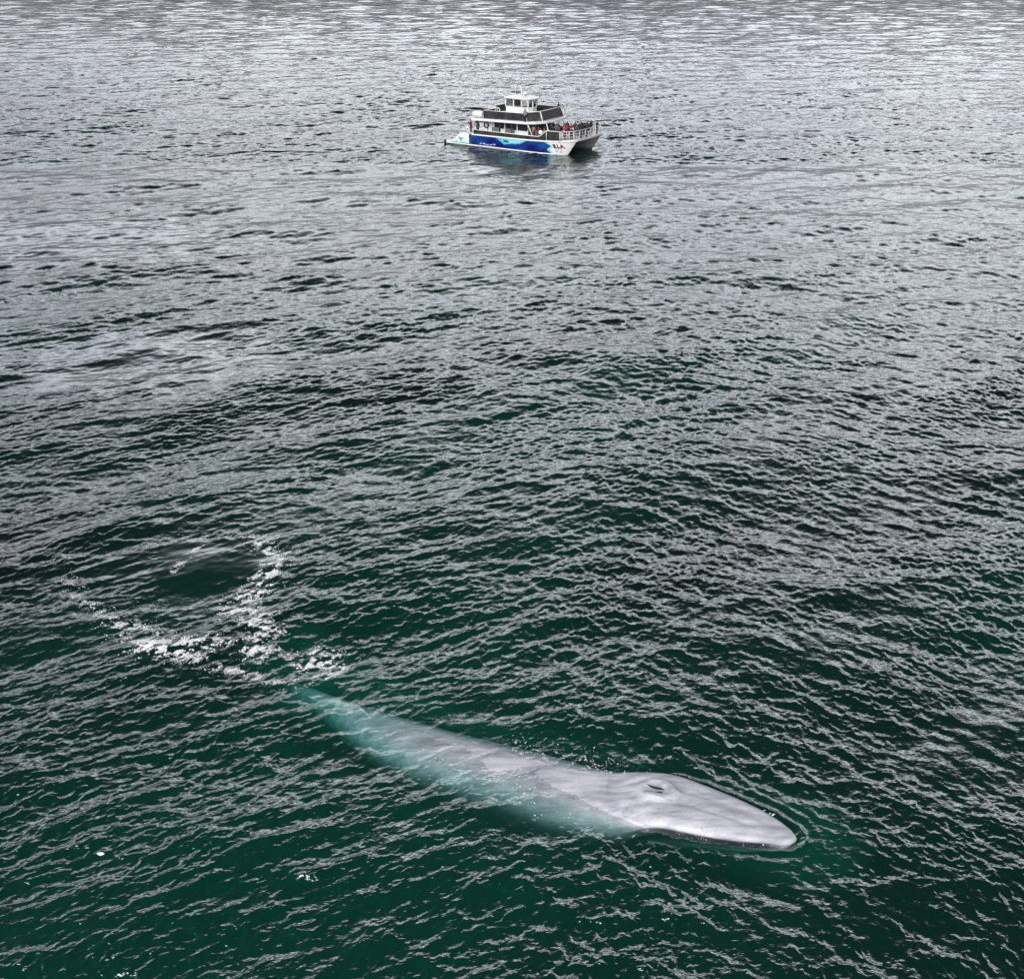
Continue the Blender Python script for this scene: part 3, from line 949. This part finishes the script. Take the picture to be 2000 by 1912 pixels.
# side bulwarks, black mesh on the rails
def side_panel(pts_xz, y, name, m, t=0.05):
    """a panel in a plane of constant y from an (x, z) outline"""
    n = len(pts_xz)
    vs_ = [(x, y - t / 2, z) for x, z in pts_xz] + [(x, y + t / 2, z) for x, z in pts_xz]
    fs_ = [tuple(range(n)), tuple(range(2 * n - 1, n - 1, -1))] + [(i, (i + 1) % n, n + (i + 1) % n, n + i) for i in range(n)]
    return MB().add(vs_, fs_).build(name, m, boat)
for sgn in (-1, 1):
    y = sgn * 3.93
    side_panel([(4.6, 1.60), (9.8, 1.63), (15.0, 1.72), (15.0, 2.14), (9.8, 2.14), (4.6, 2.14)], y, 'bulwark', netm)
    side_panel([(15.02, 1.72), (16.3, 1.78), (16.3, 2.93), (15.7, 2.45), (15.02, 2.16)], y, 'bulwark', netm)
    side_panel([(16.42, 1.92), (18.35, 1.98), (18.35, 3.0), (16.42, 2.98)], y, 'rail_panel', netm)
    m_ = MB()
    m_.tube([(4.6, y, 2.17), (9.8, y, 2.17), (15.0, y, 2.17), (15.4, y, 2.28), (15.9, y, 2.68), (16.35, y, 3.02), (18.4, y, 3.06)], 0.05, 6)
    for x in (16.36, 18.4): m_.tube([(x, y, zg(x)), (x, y, 3.04)], 0.04, 6)
    m_.build('side_rail', steel, boat)
# open white railing around the bow
m_ = MB()
path = [(18.4, -3.85), (19.2, -3.6), (20.0, -3.2), (20.4, -2.4), (20.5, 0), (20.4, 2.4), (20.0, 3.2), (19.2, 3.6), (18.4, 3.85)]
def bowz(x): return zg(x) + 0.05
for h in (1.10, 0.74, 0.40):
    m_.tube([(x, y, bowz(x) + h) for x, y in path], 0.036 if h > 1 else 0.026, 6)
for x, y in path + [(20.47, -1.2), (20.47, 1.2)]:
    m_.tube([(x, y, bowz(x)), (x, y, bowz(x) + 1.1)], 0.034, 6)
m_.build('bow_rail', steel, boat)

# main cabin
cab = MB().box(5.3, 12.7, -2.7, 2.7, 1.62, 3.38).build('cabin', white, boat)
for sgn in (-1, 1):
    for x0, x1 in ((7.15, 8.75), (8.95, 10.75), (10.95, 12.5)):
        fr = MB().box(x0, x1, sgn * 2.7 - 0.02, sgn * 2.7 + 0.02, 2.42, 3.25).build('window', black, cab)
        MB().box(x0 + 0.06, x1 - 0.06, sgn * 2.7 - 0.03, sgn * 2.7 + 0.03, 2.48, 3.19).build('pane', darkglass, fr)
for y0, y1 in ((-2.4, -1.3), (-1.1, -0.05), (1.2, 2.4)):
    MB().box(12.68, 12.73, y0, y1, 2.3, 3.2).build('window', darkglass, cab)
dr = MB().box(12.68, 12.74, 0.1, 1.05, 1.70, 3.25).build('door', darkglass, cab)
MB().tube([(12.77, 0.2, 2.3), (12.77, 0.2, 2.7)], 0.025, 6).build('handle', steel, dr)
ring = MB()
rp = []
for k in range(25):
    a = 2 * math.pi * k / 24
    rp.append((5.85 + 0.36 * math.cos(a), -2.78, 2.72 + 0.36 * math.sin(a)))
ring.tube(rp, 0.095, 8).build('life_ring', mat('dark_ring', (0.05, 0.05, 0.07), 0.6), boat)
for y in (-3.15, 3.15):
    for x0, x1 in ((6.9, 8.2), (9.1, 10.5)):
        b_ = MB().box(x0, x1, y - 0.28, y + 0.28, 1.98, 2.08).build('bench', grey, boat, 0.02)
        MB().box(x0, x1, y + (0.22 if y < 0 else -0.28), y + (0.28 if y < 0 else -0.22), 2.08, 2.55).build('backrest', grey, b_, 0.02)
        MB().box(x0 + 0.1, x1 - 0.1, y - 0.15, y + 0.15, 1.62, 1.98).build('plinth', white, b_)
# posts that carry the upper deck
for sgn in (-1, 1):
    for x in (5.35, 6.95, 8.85, 10.85):
        MB().tube([(x, sgn * 3.86, 1.62), (x, sgn * 3.86, 3.42)], 0.062, 8).build('post', black, boat)
    MB().tube([(14.15, sgn * 3.86, 2.15), (13.35, sgn * 3.80, 3.50)], 0.06, 8).build('post', steel, boat)
    MB().tube([(16.0, sgn * 2.5, 1.75), (15.2, sgn * 2.3, 3.65)], 0.06, 8).build('post', steel, boat)

# upper deck
def rise_u(p): return 0.022 * (p[0] - 4.0)
up_half = [(4.0, -3.7), (4.4, -4.03), (13.2, -4.03), (14.3, -3.45), (15.25, -2.4), (15.6, -0.9)]
up_out = up_half + [(x, -y) for x, y in up_half[::-1]]
MB().prism(up_out, 3.34, 3.64, rise_u).build('upper_deck', white, boat, 0.05)
def uz(x): return 3.64 + 0.022 * (x - 4.0)
mask_in = [(x - 0.35 if x > 10 else x + 0.4, y * 0.90) for x, y in up_out]
MB().prism(mask_in, 3.645, 3.66, rise_u).build('deck_covering', deckm, boat)
for sgn in (-1, 1):
    y = sgn * 3.62
    for x0, x1 in ((6.15, 8.3), (8.35, 10.9), (10.98, 12.95)):
        side_panel([(x0, uz(x0) + 0.06), (x1, uz(x1) + 0.06), (x1, uz(x1) + 0.98), (x0, uz(x0) + 0.98)], y, 'rail_panel', netm, 0.04)
    m_ = MB()
    m_.tube([(6.05, y, uz(6.1)), (6.05, y, uz(6.1) + 1.02), (9.5, y, uz(9.5) + 1.03), (13.0, y, uz(13) + 1.04)], 0.05, 6)
    m_.build('upper_rail', steel, boat)
    for x in (8.32, 10.94, 12.98): MB().tube([(x, y, uz(x)), (x, y, uz(x) + 1.0)], 0.05, 6).build('rail_post', black, boat)
    # flare-sided wind screen corners
    c0, c1 = (13.05, sgn * 3.62), (14.55, sgn * 2.45)
    d0, d1 = (12.75, sgn * 3.55), (14.12, sgn * 2.35)
    MB().quadslab((*c0, uz(13) + 0.06), (*c1, uz(14.5) + 0.06), (*d1, uz(14.5) + 1.12), (*d0, uz(13) + 1.10), 0.04).build('windscreen', netm, boat)
# centre wind screen with its white frame
ctr = MB().quadslab((14.70, -2.35, uz(14.6) + 0.06), (14.70, 2.35, uz(14.6) + 0.06), (14.25, 2.25, uz(14.6) + 1.12), (14.25, -2.25, uz(14.6) + 1.12), 0.04).build('windscreen', netm, boat)
m_ = MB()
for sgn in (-1, 1):
    m_.tube([(14.72, sgn * 2.42, uz(14.6)), (14.22, sgn * 2.32, uz(14.6) + 1.16)], 0.065, 8)
    m_.tube([(13.15, sgn * 3.66, uz(13)), (12.78, sgn * 3.58, uz(13) + 1.12)], 0.05, 8)
m_.tube([(12.78, -3.58, uz(13) + 1.12), (14.22, -2.32, uz(14.6) + 1.16), (14.22, 2.32, uz(14.6) + 1.16), (12.78, 3.58, uz(13) + 1.12)], 0.055, 8)
m_.build('frame', steel, ctr)
m_ = MB()
for y in (2.0, 2.9):
    m_.tube([(14.9, y, uz(15)), (14.9, y, uz(15) + 1.0), (15.1, y, uz(15) + 1.12), (15.35, y, uz(15) + 0.9), (15.4, y, uz(15) + 0.05)], 0.035, 6)
m_.tube([(14.3, 3.3, uz(14.3)), (14.3, 3.3, uz(14.3) + 1.25), (14.0, 3.3, uz(14.3) + 1.5), (13.6, 3.3, uz(14.3) + 1.5)], 0.04, 6)
m_.build('ladder_rail', steel, boat)
# aft rails of the upper deck
side = MB().quadslab((6.08, -3.6, uz(6) + 0.06), (6.08, -1.2, uz(6) + 0.06), (6.08, -1.2, uz(6) + 0.95), (6.08, -3.6, uz(6) + 0.95), 0.04).build('rail_panel', netm, boat)
MB().quadslab((4.6, 1.0, uz(5) + 0.06), (4.6, 3.6, uz(5) + 0.06), (4.6, 3.6, uz(5) + 0.95), (4.6, 1.0, uz(5) + 0.95), 0.04).build('rail_panel', netm, boat)
m_ = MB()
m_.tube([(4.6, -0.6, uz(5)), (4.6, -0.6, uz(5) + 1.0), (4.6, 3.6, uz(5) + 1.02), (6.1, 3.62, uz(6) + 1.02)], 0.05, 6)
m_.tube([(6.08, -3.6, uz(6) + 1.0), (6.08, -1.2, uz(6) + 1.0), (6.3, -0.9, uz(6) + 0.9), (6.4, -0.8, uz(6))], 0.05, 6)
m_.tube([(4.6, -0.6, uz(5) + 1.0), (6.2, -0.6, uz(6) + 1.0), (6.45, -0.6, uz(6) + 0.85), (6.5, -0.6, uz(6))], 0.05, 6)
m_.build('upper_rail', steel, boat)
for x in (6.9, 12.6):
    b_ = MB().box(x, x + 0.45, -3.2, -1.9, uz(x) + 0.36, uz(x) + 0.46).build('bench', grey, boat, 0.02)
    MB().box(x - 0.02, x + 0.06, -3.2, -1.9, uz(x) + 0.48, uz(x) + 0.85).build('backrest', grey, b_, 0.02)
    MB().box(x + 0.1, x + 0.35, -3.0, -2.1, uz(x) + 0.02, uz(x) + 0.36).build('plinth', white, b_)
# life raft in its canister on the aft corner
cr_ = MB().lathe([(0.05, 0), (0.36, 0.04), (0.42, 0.15), (0.42, 0.72), (0.44, 0.74), (0.44, 0.80), (0.42, 0.82), (0.42, 1.40), (0.36, 1.51), (0.05, 1.55)], (4.35, -3.5, 4.16), 20, 'x').build('life_raft_canister', white, boat)
m_ = MB()
for x in (4.7, 5.5):
    m_.tube([(x, -3.85, uz(x)), (x, -3.78, 3.98), (x, -3.22, 3.98), (x, -3.15, uz(x))], 0.035, 6)
m_.build('cradle', steel, cr_)

# wheelhouse
wb = uz(9.5)
half = [(7.9, -1.18), (10.5, -1.25), (11.35, -0.95), (11.7, -0.42)]
wo_ = half + [(x, -y) for x, y in half[::-1]]
wh = MB().prism(wo_, 3.66, 5.12).build('wheelhouse', white, boat, 0.03)
inner = [(x * 0.97 + 9.6 * 0.03, y * 0.97) for x, y in wo_]
n = len(wo_)
for i in range(n):
    (x0, y0), (x1, y1) = wo_[i], wo_[(i + 1) % n]
    L = math.hypot(x1 - x0, y1 - y0)
    k = max(1, round(L / 1.05))
    for j in range(k):
        f0, f1 = (j + 0.06) / k, (j + 0.94) / k
        a_, b_ = (x0 + (x1 - x0) * f0, y0 + (y1 - y0) * f0), (x0 + (x1 - x0) * f1, y0 + (y1 - y0) * f1)
        MB().quadslab((*a_, 5.16), (*b_, 5.16), (*b_, 6.08), (*a_, 6.08), 0.02).build('window', glass, wh)
        MB().box(x0 + (x1 - x0) * j / k - 0.07, x0 + (x1 - x0) * j / k + 0.07, y0 + (y1 - y0) * j / k - 0.07, y0 + (y1 - y0) * j / k + 0.07, 5.10, 6.15).build('window_post', white, wh)
MB().box(10.4, 11.2, -0.9, 0.9, 5.12, 5.42).build('console', black, wh, 0.03)
MB().box(8.1, 8.8, 0.2, 0.8, 5.12, 5.75).build('helm_seat', black, wh, 0.03)
dr = MB().box(8.3, 9.0, -1.27, -1.20, 3.72, 5.05).build('door', white, wh, 0.01)
MB().tube([(8.9, -1.30, 4.4), (8.9, -1.30, 4.6)], 0.02, 6).build('handle', steel, dr)
roof_half = [(7.5, -1.05), (7.9, -1.38), (10.6, -1.5), (11.65, -1.1), (12.05, -0.45)]
ro = roof_half + [(x, -y) for x, y in roof_half[::-1]]
cx = 9.6
vs_, k = [], len(ro)
for f, z in ((1.0, 6.14), (1.02, 6.20), (1.0, 6.28), (0.8, 6.38), (0.4, 6.45)):
    vs_ += [(cx + (x - cx) * f, y * f, z) for x, y in ro]
fs_ = [(i * k + j, i * k + (j + 1) % k, (i + 1) * k + (j + 1) % k, (i + 1) * k + j) for i in range(4) for j in range(k)] + [tuple(range(k - 1, -1, -1)), tuple(4 * k + j for j in range(k))]
MB().add(vs_, fs_).build('roof', white, wh)
mst = MB().tube([(9.6, 0.2, 6.4), (9.25, 0.2, 7.55)], 0.09, 8, 0.05).tube([(9.25, 0.2, 7.3), (9.05, 0.2, 7.7)], 0.04, 6).tube([(9.3, -0.35, 7.15), (9.3, 0.75, 7.15)], 0.035, 6).build('mast', steel, boat)
MB().tube([(9.0, -0.5, 6.4), (8.9, -0.5, 8.2)], 0.028, 6, 0.012).build('antenna', steel, mst)
MB().tube([(9.2, 0.9, 6.4), (9.1, 0.9, 7.6)], 0.022, 6, 0.010).build('antenna', steel, mst)
MB().lathe([(0.02, 0), (0.30, 0.02), (0.34, 0.12), (0.30, 0.22), (0.16, 0.28), (0.02, 0.29)], (10.15, 0.1, 6.62), 18).build('radar_dome', white, mst)
MB().tube([(10.15, 0.1, 6.4), (10.15, 0.1, 6.66)], 0.08, 8).build('radar_foot', black, mst)

# name on the near bow, in slanting dark red capitals, and two little fish below
red = mat('dark_red_lettering', (0.16, 0.004, 0.012), 0.5)
teal = mat('teal_paint', (0.01, 0.13, 0.14), 0.5)
def hull_decal(name, polys_v, polys_f, m):
    vs_ = []
    for layer in (0.035, 0.012):
        for x, z in polys_v:
            vs_.append((x, hull_y(min(x, xs_(z) - 0.02), z, -1) - layer, z))
    k = len(polys_v)
    fs_ = [tuple(f) for f in polys_f] + [tuple(i + k for i in f[::-1]) for f in polys_f]
    return MB().add(vs_, fs_).build(name, m, boat)
cu = bpy.data.curves.new('name_lettering', 'FONT')
cu.body = 'ILLA'
cu.size = 0.80
cu.shear = -0.38
cu.space_character = 0.92
cu.offset = 0.035
tob = bpy.data.objects.new('name_lettering', cu)
col.objects.link(tob)
bpy.context.view_layer.update()
tm = bpy.data.meshes.new_from_object(tob.evaluated_get(bpy.context.evaluated_depsgraph_get()))
bpy.data.objects.remove(tob)
tv = np.array([v.co[:2] for v in tm.vertices]); tf = [tuple(p.vertices) for p in tm.polygons]
tv -= tv.min(0)
tv[:, 0] *= 1.75 / tv[:, 0].max(); tv[:, 1] *= 0.50 / tv[:, 1].max()
hull_decal('name_lettering', [(17.25 + a_, 0.92 + b_) for a_, b_ in tv], tf, red)
hull_decal('name_underline', [(17.5, 0.80), (18.5, 0.76), (18.6, 0.80), (17.5, 0.84)], [(0, 1, 2, 3)], red)
for x, z in ((17.85, 0.52), (18.35, 0.44)):
    hull_decal('fish_mark', [(x - 0.16, z + 0.07), (x, z + 0.08), (x + 0.14, z), (x, z - 0.06), (x - 0.10, z), (x - 0.22, z - 0.03)], [(0, 1, 2, 3, 4), (4, 5, 0)], teal)
MB().tube([(18.2, hull_y(18.2, 1.72, -1) - 0.05, 1.72), (18.45, hull_y(18.4, 1.75, -1) - 0.05, 1.76)], 0.06, 8).build('cleat', black, boat)

# ------------------------------------------------------------------ passengers
def make_person(pose):
    """one continuous skinned body plus the parts of it that clothes and hair cover"""
    J = {'pel': (0, 0, 0.93), 'wai': (0, 0.0, 1.08), 'che': (0, 0.0, 1.30), 'nec': (0, 0.0, 1.46), 'hd0': (0, 0.02, 1.54), 'hd1': (0, 0.03, 1.66), 'hd2': (0, 0.02, 1.72)}
    Rr = {'pel': (0.16, 0.12), 'wai': (0.145, 0.11), 'che': (0.17, 0.125), 'nec': (0.06, 0.06), 'hd0': (0.068, 0.078), 'hd1': (0.078, 0.095), 'hd2': (0.06, 0.07)}
    E = [('pel', 'wai'), ('wai', 'che'), ('che', 'nec'), ('nec', 'hd0'), ('hd0', 'hd1'), ('hd1', 'hd2')]
    zone = {('pel', 'wai'): 'jacket', ('wai', 'che'): 'jacket', ('che', 'nec'): 'jacket', ('nec', 'hd0'): 'skin', ('hd0', 'hd1'): 'skin', ('hd1', 'hd2'): 'skin'}
    arms = {'rail': ((0.24, 0.10, 1.14), (0.20, 0.34, 1.10), (0.19, 0.42, 1.10)), 'down': ((0.25, -0.02, 1.12), (0.25, 0.08, 0.88), (0.25, 0.10, 0.79)),
            'camera': ((0.27, 0.20, 1.22), (0.10, 0.30, 1.50), (0.05, 0.33, 1.56)), 'wave': ((0.30, 0.10, 1.30), (0.34, 0.34, 1.50), (0.34, 0.42, 1.54)), 'sit': ((0.24, 0.06, 1.14), (0.16, 0.30, 1.02), (0.12, 0.37, 1.02))}[pose]
    for sgn, L in ((-1, 'l'), (1, 'r')):
        J['hip' + L] = (sgn * 0.095, 0, 0.88); Rr['hip' + L] = (0.095, 0.10)
        if pose == 'sit':
            J['kne' + L] = (sgn * 0.12, 0.42, 0.86); J['ank' + L] = (sgn * 0.12, 0.40, 0.47); J['toe' + L] = (sgn * 0.13, 0.55, 0.43)
        else:
            J['kne' + L] = (sgn * 0.105, 0.03, 0.48); J['ank' + L] = (sgn * 0.11, -0.02, 0.08); J['toe' + L] = (sgn * 0.125, 0.14, 0.035)
        Rr['kne' + L] = (0.066, 0.068); Rr['ank' + L] = (0.048, 0.05); Rr['toe' + L] = (0.045, 0.035)
        J['sho' + L] = (sgn * 0.185, 0, 1.385); Rr['sho' + L] = (0.070, 0.07)
        for nm, p, r in zip(('elb', 'wri', 'han'), arms, (0.050, 0.034, 0.030)):
            q = p if (pose != 'wave' or sgn > 0 or nm == '') else {'elb': (0.25, -0.02, 1.12), 'wri': (0.25, 0.12, 0.90), 'han': (0.25, 0.15, 0.82)}[nm]
            J[nm + L] = (sgn * q[0], q[1], q[2]); Rr[nm + L] = (r, r * 0.8)
        ch = [('pel', 'hip', 'trousers'), ('hip', 'kne', 'trousers'), ('kne', 'ank', 'trousers'), ('ank', 'toe', 'shoes'), ('che', 'sho', 'jacket'), ('sho', 'elb', 'jacket'), ('elb', 'wri', 'jacket'), ('wri', 'han', 'skin')]
        for a_, b_, z_ in ch:
            a2 = a_ if a_ in ('pel', 'che') else a_ + L
            E.append((a2, b_ + L)); zone[(a2, b_ + L)] = z_
    names = list(J)
    me = bpy.data.meshes.new('tmp')
    me.from_pydata([J[k] for k in names], [(names.index(a_), names.index(b_)) for a_, b_ in E], [])
    o = bpy.data.objects.new('tmp', me)
    col.objects.link(o)
    md = o.modifiers.new('skin', 'SKIN')
    md.use_smooth_shade = True
    for i, k in enumerate(names):
        v = me.skin_vertices[0].data[i]
        v.radius = Rr[k]
        v.use_root = (k == 'pel')
    sd = o.modifiers.new('sub', 'SUBSURF'); sd.levels = 1; sd.render_levels = 1
    bpy.context.view_layer.update()
    ev = bpy.data.meshes.new_from_object(o.evaluated_get(bpy.context.evaluated_depsgraph_get()))
    bpy.data.objects.remove(o)
    V = np.array([v.co[:] for v in ev.vertices])
    if pose == 'sit':
        V[:, 2] -= 0.42
    Jp = {k: np.array(p, float) - (np.array([0, 0, 0.42]) if pose == 'sit' else 0) for k, p in J.items()}
    lab = []
    for p in ev.polygons:
        c = V[list(p.vertices)].mean(0)
        best, bz = 9, None
        for (a_, b_) in E:
            A, B_ = Jp[a_], Jp[b_]
            t_ = np.clip(np.dot(c - A, B_ - A) / np.dot(B_ - A, B_ - A), 0, 1)
            d = np.linalg.norm(c - A - t_ * (B_ - A)) - Rr[a_][0] * (1 - t_) - Rr[b_][0] * t_
            if d < best: best, bz = d, zone[(a_, b_)]
        lab.append(bz)
    hz = Jp['hd1']
    # a nose, and darker eyes and mouth
    for v in V:
        if abs(v[0]) < 0.03 and v[1] > hz[1] + 0.06 and abs(v[2] - (hz[2] - 0.04)) < 0.035: v[1] += 0.025
    for i, v in enumerate(V): ev.vertices[i].co = v
    ev.update()
    no = np.array([v.normal[:] for v in ev.vertices])
    hair = [i for i, p in enumerate(ev.polygons) if (lambda c: c[2] > hz[2] - 0.12 and (c[2] > hz[2] + 0.01 or c[1] < hz[1] + 0.03) and np.linalg.norm(c[:2] - hz[:2]) < 0.16)(V[list(p.vertices)].mean(0))]
    out = {'body': ev}
    ev.materials.append(None); ev.materials.append(None)
    for i, p in enumerate(ev.polygons):
        c = V[list(p.vertices)].mean(0)
        eye = lab[i] == 'skin' and c[1] > hz[1] + 0.05 and ((abs(abs(c[0]) - 0.035) < 0.018 and abs(c[2] - hz[2]) < 0.014) or (abs(c[0]) < 0.02 and abs(c[2] - hz[2] + 0.085) < 0.012))
        p.material_index = 1 if (lab[i] == 'shoes' or eye) else 0
        p.use_smooth = True
    def sub(ids, off, name):
        used = sorted({v for i in ids for v in ev.polygons[i].vertices})
        mp_ = {v: k for k, v in enumerate(used)}
        m2 = bpy.data.meshes.new(name)
        m2.from_pydata([tuple(V[v] + no[v] * off) for v in used], [], [tuple(mp_[v] for v in ev.polygons[i].vertices) for i in ids])
        m2.polygons.foreach_set('use_smooth', [True] * len(ids))
        m2.materials.append(None)
        return m2
    out['jacket'] = sub([i for i, z_ in enumerate(lab) if z_ == 'jacket'], 0.022, 'jacket')
    out['trousers'] = sub([i for i, z_ in enumerate(lab) if z_ == 'trousers'], 0.012, 'trousers')
    out['hair'] = sub(hair, 0.022, 'hair')
    return out
KIT = {p: make_person(p) for p in ('rail', 'down', 'camera', 'wave', 'sit')}
PM = {}
def pm(c):
    if c not in PM: PM[c] = mat('cloth' if len(PM) else 'skin_tone', c, 0.75)
    return PM[c]
SKIN = [(0.22, 0.125, 0.09), (0.15, 0.085, 0.06), (0.27, 0.17, 0.125)]
SHOE = pm((0.02, 0.02, 0.022))
def person(x, y, z, face, pose, jk, tr, hr, label, group, size=1.0, skin=0):
    """face: heading in degrees, 0 = towards the bow, -90 = starboard"""
    K = KIT[pose]
    o = bpy.data.objects.new('person', K['body'])
    link(o)
    p = BO + BX * x * SX + BY * y * SY
    o.location = (p[0], p[1], z * SZ)
    o.rotation_euler = (0, 0, -HEAD + rad(face) - math.pi / 2)
    o.scale = (size, size, size)
    tag(o, label, 'person', group)
    for i, m in enumerate((pm(SKIN[skin]), SHOE)):
        o.material_slots[i].link = 'OBJECT'; o.material_slots[i].material = m
    for part, c in (('jacket', jk), ('trousers', tr), ('hair', hr)):
        q = bpy.data.objects.new(part, K[part])
        link(q, o)
        q.material_slots[0].link = 'OBJECT'; q.material_slots[0].material = pm(c)
    return o
BLK, NAV, DKG, CHAR = (0.012, 0.012, 0.015), (0.012, 0.016, 0.04), (0.05, 0.05, 0.055), (0.025, 0.025, 0.03)
REDC, MAR, PINK, TEAL_, WHT, TAN, BRN, GRY, OLV = (0.50, 0.015, 0.05), (0.14, 0.008, 0.025), (0.75, 0.22, 0.28), (0.012, 0.15, 0.15), (0.75, 0.75, 0.75), (0.38, 0.25, 0.14), (0.11, 0.06, 0.035), (0.22, 0.22, 0.24), (0.07, 0.07, 0.03)
HB1, HB2, HB3 = (0.012, 0.009, 0.008), (0.06, 0.03, 0.018), (0.20, 0.13, 0.07)
GB, GD, GS = 'passengers crowding the bow rail', 'passengers under the upper deck front', 'people at the stern'
ZB = 2.03
P_ = [
 # bow crowd
 (20.05, 2.2, 2.06, 0, 'rail', BLK, NAV, HB1, 'person in black at the very tip of the bow rail, farthest from the cabin', GB),
 (19.7, 1.1, 2.04, 10, 'rail', BLK, CHAR, HB1, 'person in a black jacket second from the tip of the bow', GB),
 (19.4, 0.1, 2.03, -10, 'down', BLK, BLK, HB2, 'shorter person in black between two taller ones near the bow tip', GB, 0.94),
 (18.9, -0.2, 2.0, -20, 'wave', CHAR, NAV, HB2, 'person in dark grey with one arm raised at the bow', GB),
 (18.9, -1.9, 2.0, -60, 'camera', WHT, REDC, HB1, 'person in a white top and red trousers holding a camera at the bow rail', GB, 0.92),
 (18.1, -0.9, 1.96, -40, 'rail', MAR, CHAR, HB1, 'person in maroon behind the red jackets at the bow', GB),
 (18.3, -2.6, 1.97, -70, 'rail', PINK, MAR, HB2, 'person in a pink jacket leaning on the near bow rail', GB, 0.90),
 (17.5, -1.2, 1.92, -60, 'rail', REDC, MAR, HB2, 'long-haired person in a bright red jacket amid the bow crowd', GB, 1.04),
 (19.3, -2.7, 2.02, -50, 'rail', CHAR, BLK, HB1, 'person in charcoal standing behind the near corner of the bow rail', GB, 0.9),
 (16.9, -0.6, 1.88, -50, 'down', BRN, BLK, HB1, 'person in a brown jacket beside the bright red jacket', GB),
 (16.1, -1.4, 1.85, -70, 'rail', TEAL_, NAV, HB2, 'person in a teal jacket behind the dark rail panel', GB),
 (15.6, -0.2, 1.82, -60, 'down', MAR, BLK, HB2, 'person in a dark maroon coat next to the teal jacket', GB),
 (17.4, -3.0, 1.92, -80, 'rail', NAV, BLK, HB1, 'person in navy bending over the dark rail panel', GB, 0.86),
 (18.9, 2.6, 2.0, 60, 'rail', BLK, GRY, HB3, 'person in black with fair hair at the far side of the bow', GB),
 (19.1, 1.3, 2.02, -20, 'rail', DKG, BLK, HB1, 'person in a dark grey coat in the second row behind the bow tip', GB),
 (18.4, 0.9, 1.98, -30, 'down', NAV, CHAR, HB1, 'person in navy in the middle of the bow crowd', GB, 1.03),
 (17.9, 0.3, 1.95, -50, 'camera', MAR, BLK, HB1, 'person in dark red holding a camera up behind the bright red jacket', GB),
 (17.0, -2.2, 1.89, -70, 'rail', BRN, NAV, HB1, 'person in dark brown between the teal jacket and the bow rail', GB, 0.95),
 (16.5, 0.6, 1.87, -40, 'down', BLK, BLK, HB2, 'person in black beyond the teal jacket', GB, 1.03),
 (20.1, -1.6, 2.06, -20, 'rail', NAV, BLK, HB1, 'person in navy at the front bow rail, over the gap between the hulls', GB, 1.02),
 (20.15, -0.4, 2.06, 0, 'camera', BLK, CHAR, HB1, 'person in black photographing over the front bow rail', GB),
 (18.7, -2.95, 1.99, -80, 'wave', MAR, BLK, HB1, 'person in maroon pointing over the near bow rail', GB, 0.97),
 (17.95, -2.1, 1.95, -60, 'down', GRY, BLK, HB3, 'person in light grey with fair hair squeezed behind the pink jacket', GB),
 (19.2, -1.3, 2.02, -40, 'rail', OLV, BLK, HB2, 'person in olive green among the dark jackets at the bow', GB, 1.02),
 (16.6, -2.9, 1.87, -90, 'camera', BLK, NAV, HB1, 'person in black with raised camera above the dark rail panel', GB, 0.98),
 # under the upper deck front
 (14.6, -1.6, 1.79, -70, 'rail', DKG, NAV, HB1, 'person in a dark grey jacket just below the corner of the upper deck', GD),
 (15.4, -1.5, 1.82, -70, 'down', BLK, CHAR, HB1, 'person in a long black coat beside the teal jacket, cabin side', GD),
 (13.4, 1.0, 1.75, -50, 'down', BRN, BLK, HB2, 'person in brown deep in the shade by the cabin door', GD),
 (15.0, -0.4, 1.80, -60, 'down', BLK, BLK, HB1, 'person all in black below the front edge of the upper deck', GD),
 (14.3, 0.4, 1.78, -40, 'camera', WHT, CHAR, HB2, 'person in a white shirt in the shade under the upper deck', GD),
 (13.9, -1.3, 1.77, -60, 'down', CHAR, NAV, HB1, 'person in charcoal standing by the dark cabin front', GD),
 (14.2, -2.6, 1.77, -80, 'rail', MAR, BLK, HB2, 'person in maroon leaning on the side rail by the slanted white post', GD, 0.92),
 (13.6, -2.9, 1.75, -80, 'rail', TAN, BRN, HB3, 'person in a tan coat beside the slanted white post', GD, 0.95),
 (13.1, -3.1, 1.74, -80, 'rail', OLV, BLK, HB2, 'person in olive at the side rail aft of the tan coat', GD, 0.92),
 (14.8, -3.0, 1.78, -80, 'sit', WHT, GRY, HB3, 'seated person in white low behind the side rail', GD),
 (12.95, -1.9, 1.74, -50, 'down', GRY, BLK, HB1, 'person in grey against the cabin wall under the deck', GD),
 (15.3, -2.9, 1.80, -80, 'sit', GRY, WHT, HB3, 'seated person in grey with pale trousers where the rail steps up', GD),
 # upper deck
 (12.95, -3.86, uz(12.9) + 0.01, -90, 'down', GRY, BLK, HB1, 'person in a grey top standing on the upper deck edge outside the rail', 'people on the upper deck'),
 (13.7, 2.6, uz(13.7) + 0.02, 10, 'rail', NAV, BLK, BLK, 'person in a dark hood standing behind the upper deck windscreen', 'people on the upper deck'),
 (9.9, -0.4, 4.30, -60, 'rail', BLK, BLK, HB1, 'skipper in black leaning at the wheelhouse window', 'people on the upper deck'),
 # stern
 (2.7, -2.5, 1.57, 200, 'sit', WHT, WHT, HB1, 'person in a white shirt sitting at the stern', GS),
 (3.55, -3.1, 1.57, -100, 'rail', MAR, MAR, HB1, 'person in a dark red jacket at the stern rail', GS),
 (4.0, -2.3, 1.62, -100, 'rail', BLK, BLK, HB1, 'person in a black coat behind the dark red jacket at the stern', GS, 1.05),
 (4.8, -3.2, 1.62, -90, 'down', DKG, CHAR, HB3, 'person in dark grey beside the aft deck post', GS, 0.95),
]
for k, a in enumerate(P_):
    person(*a, skin=k % 3)
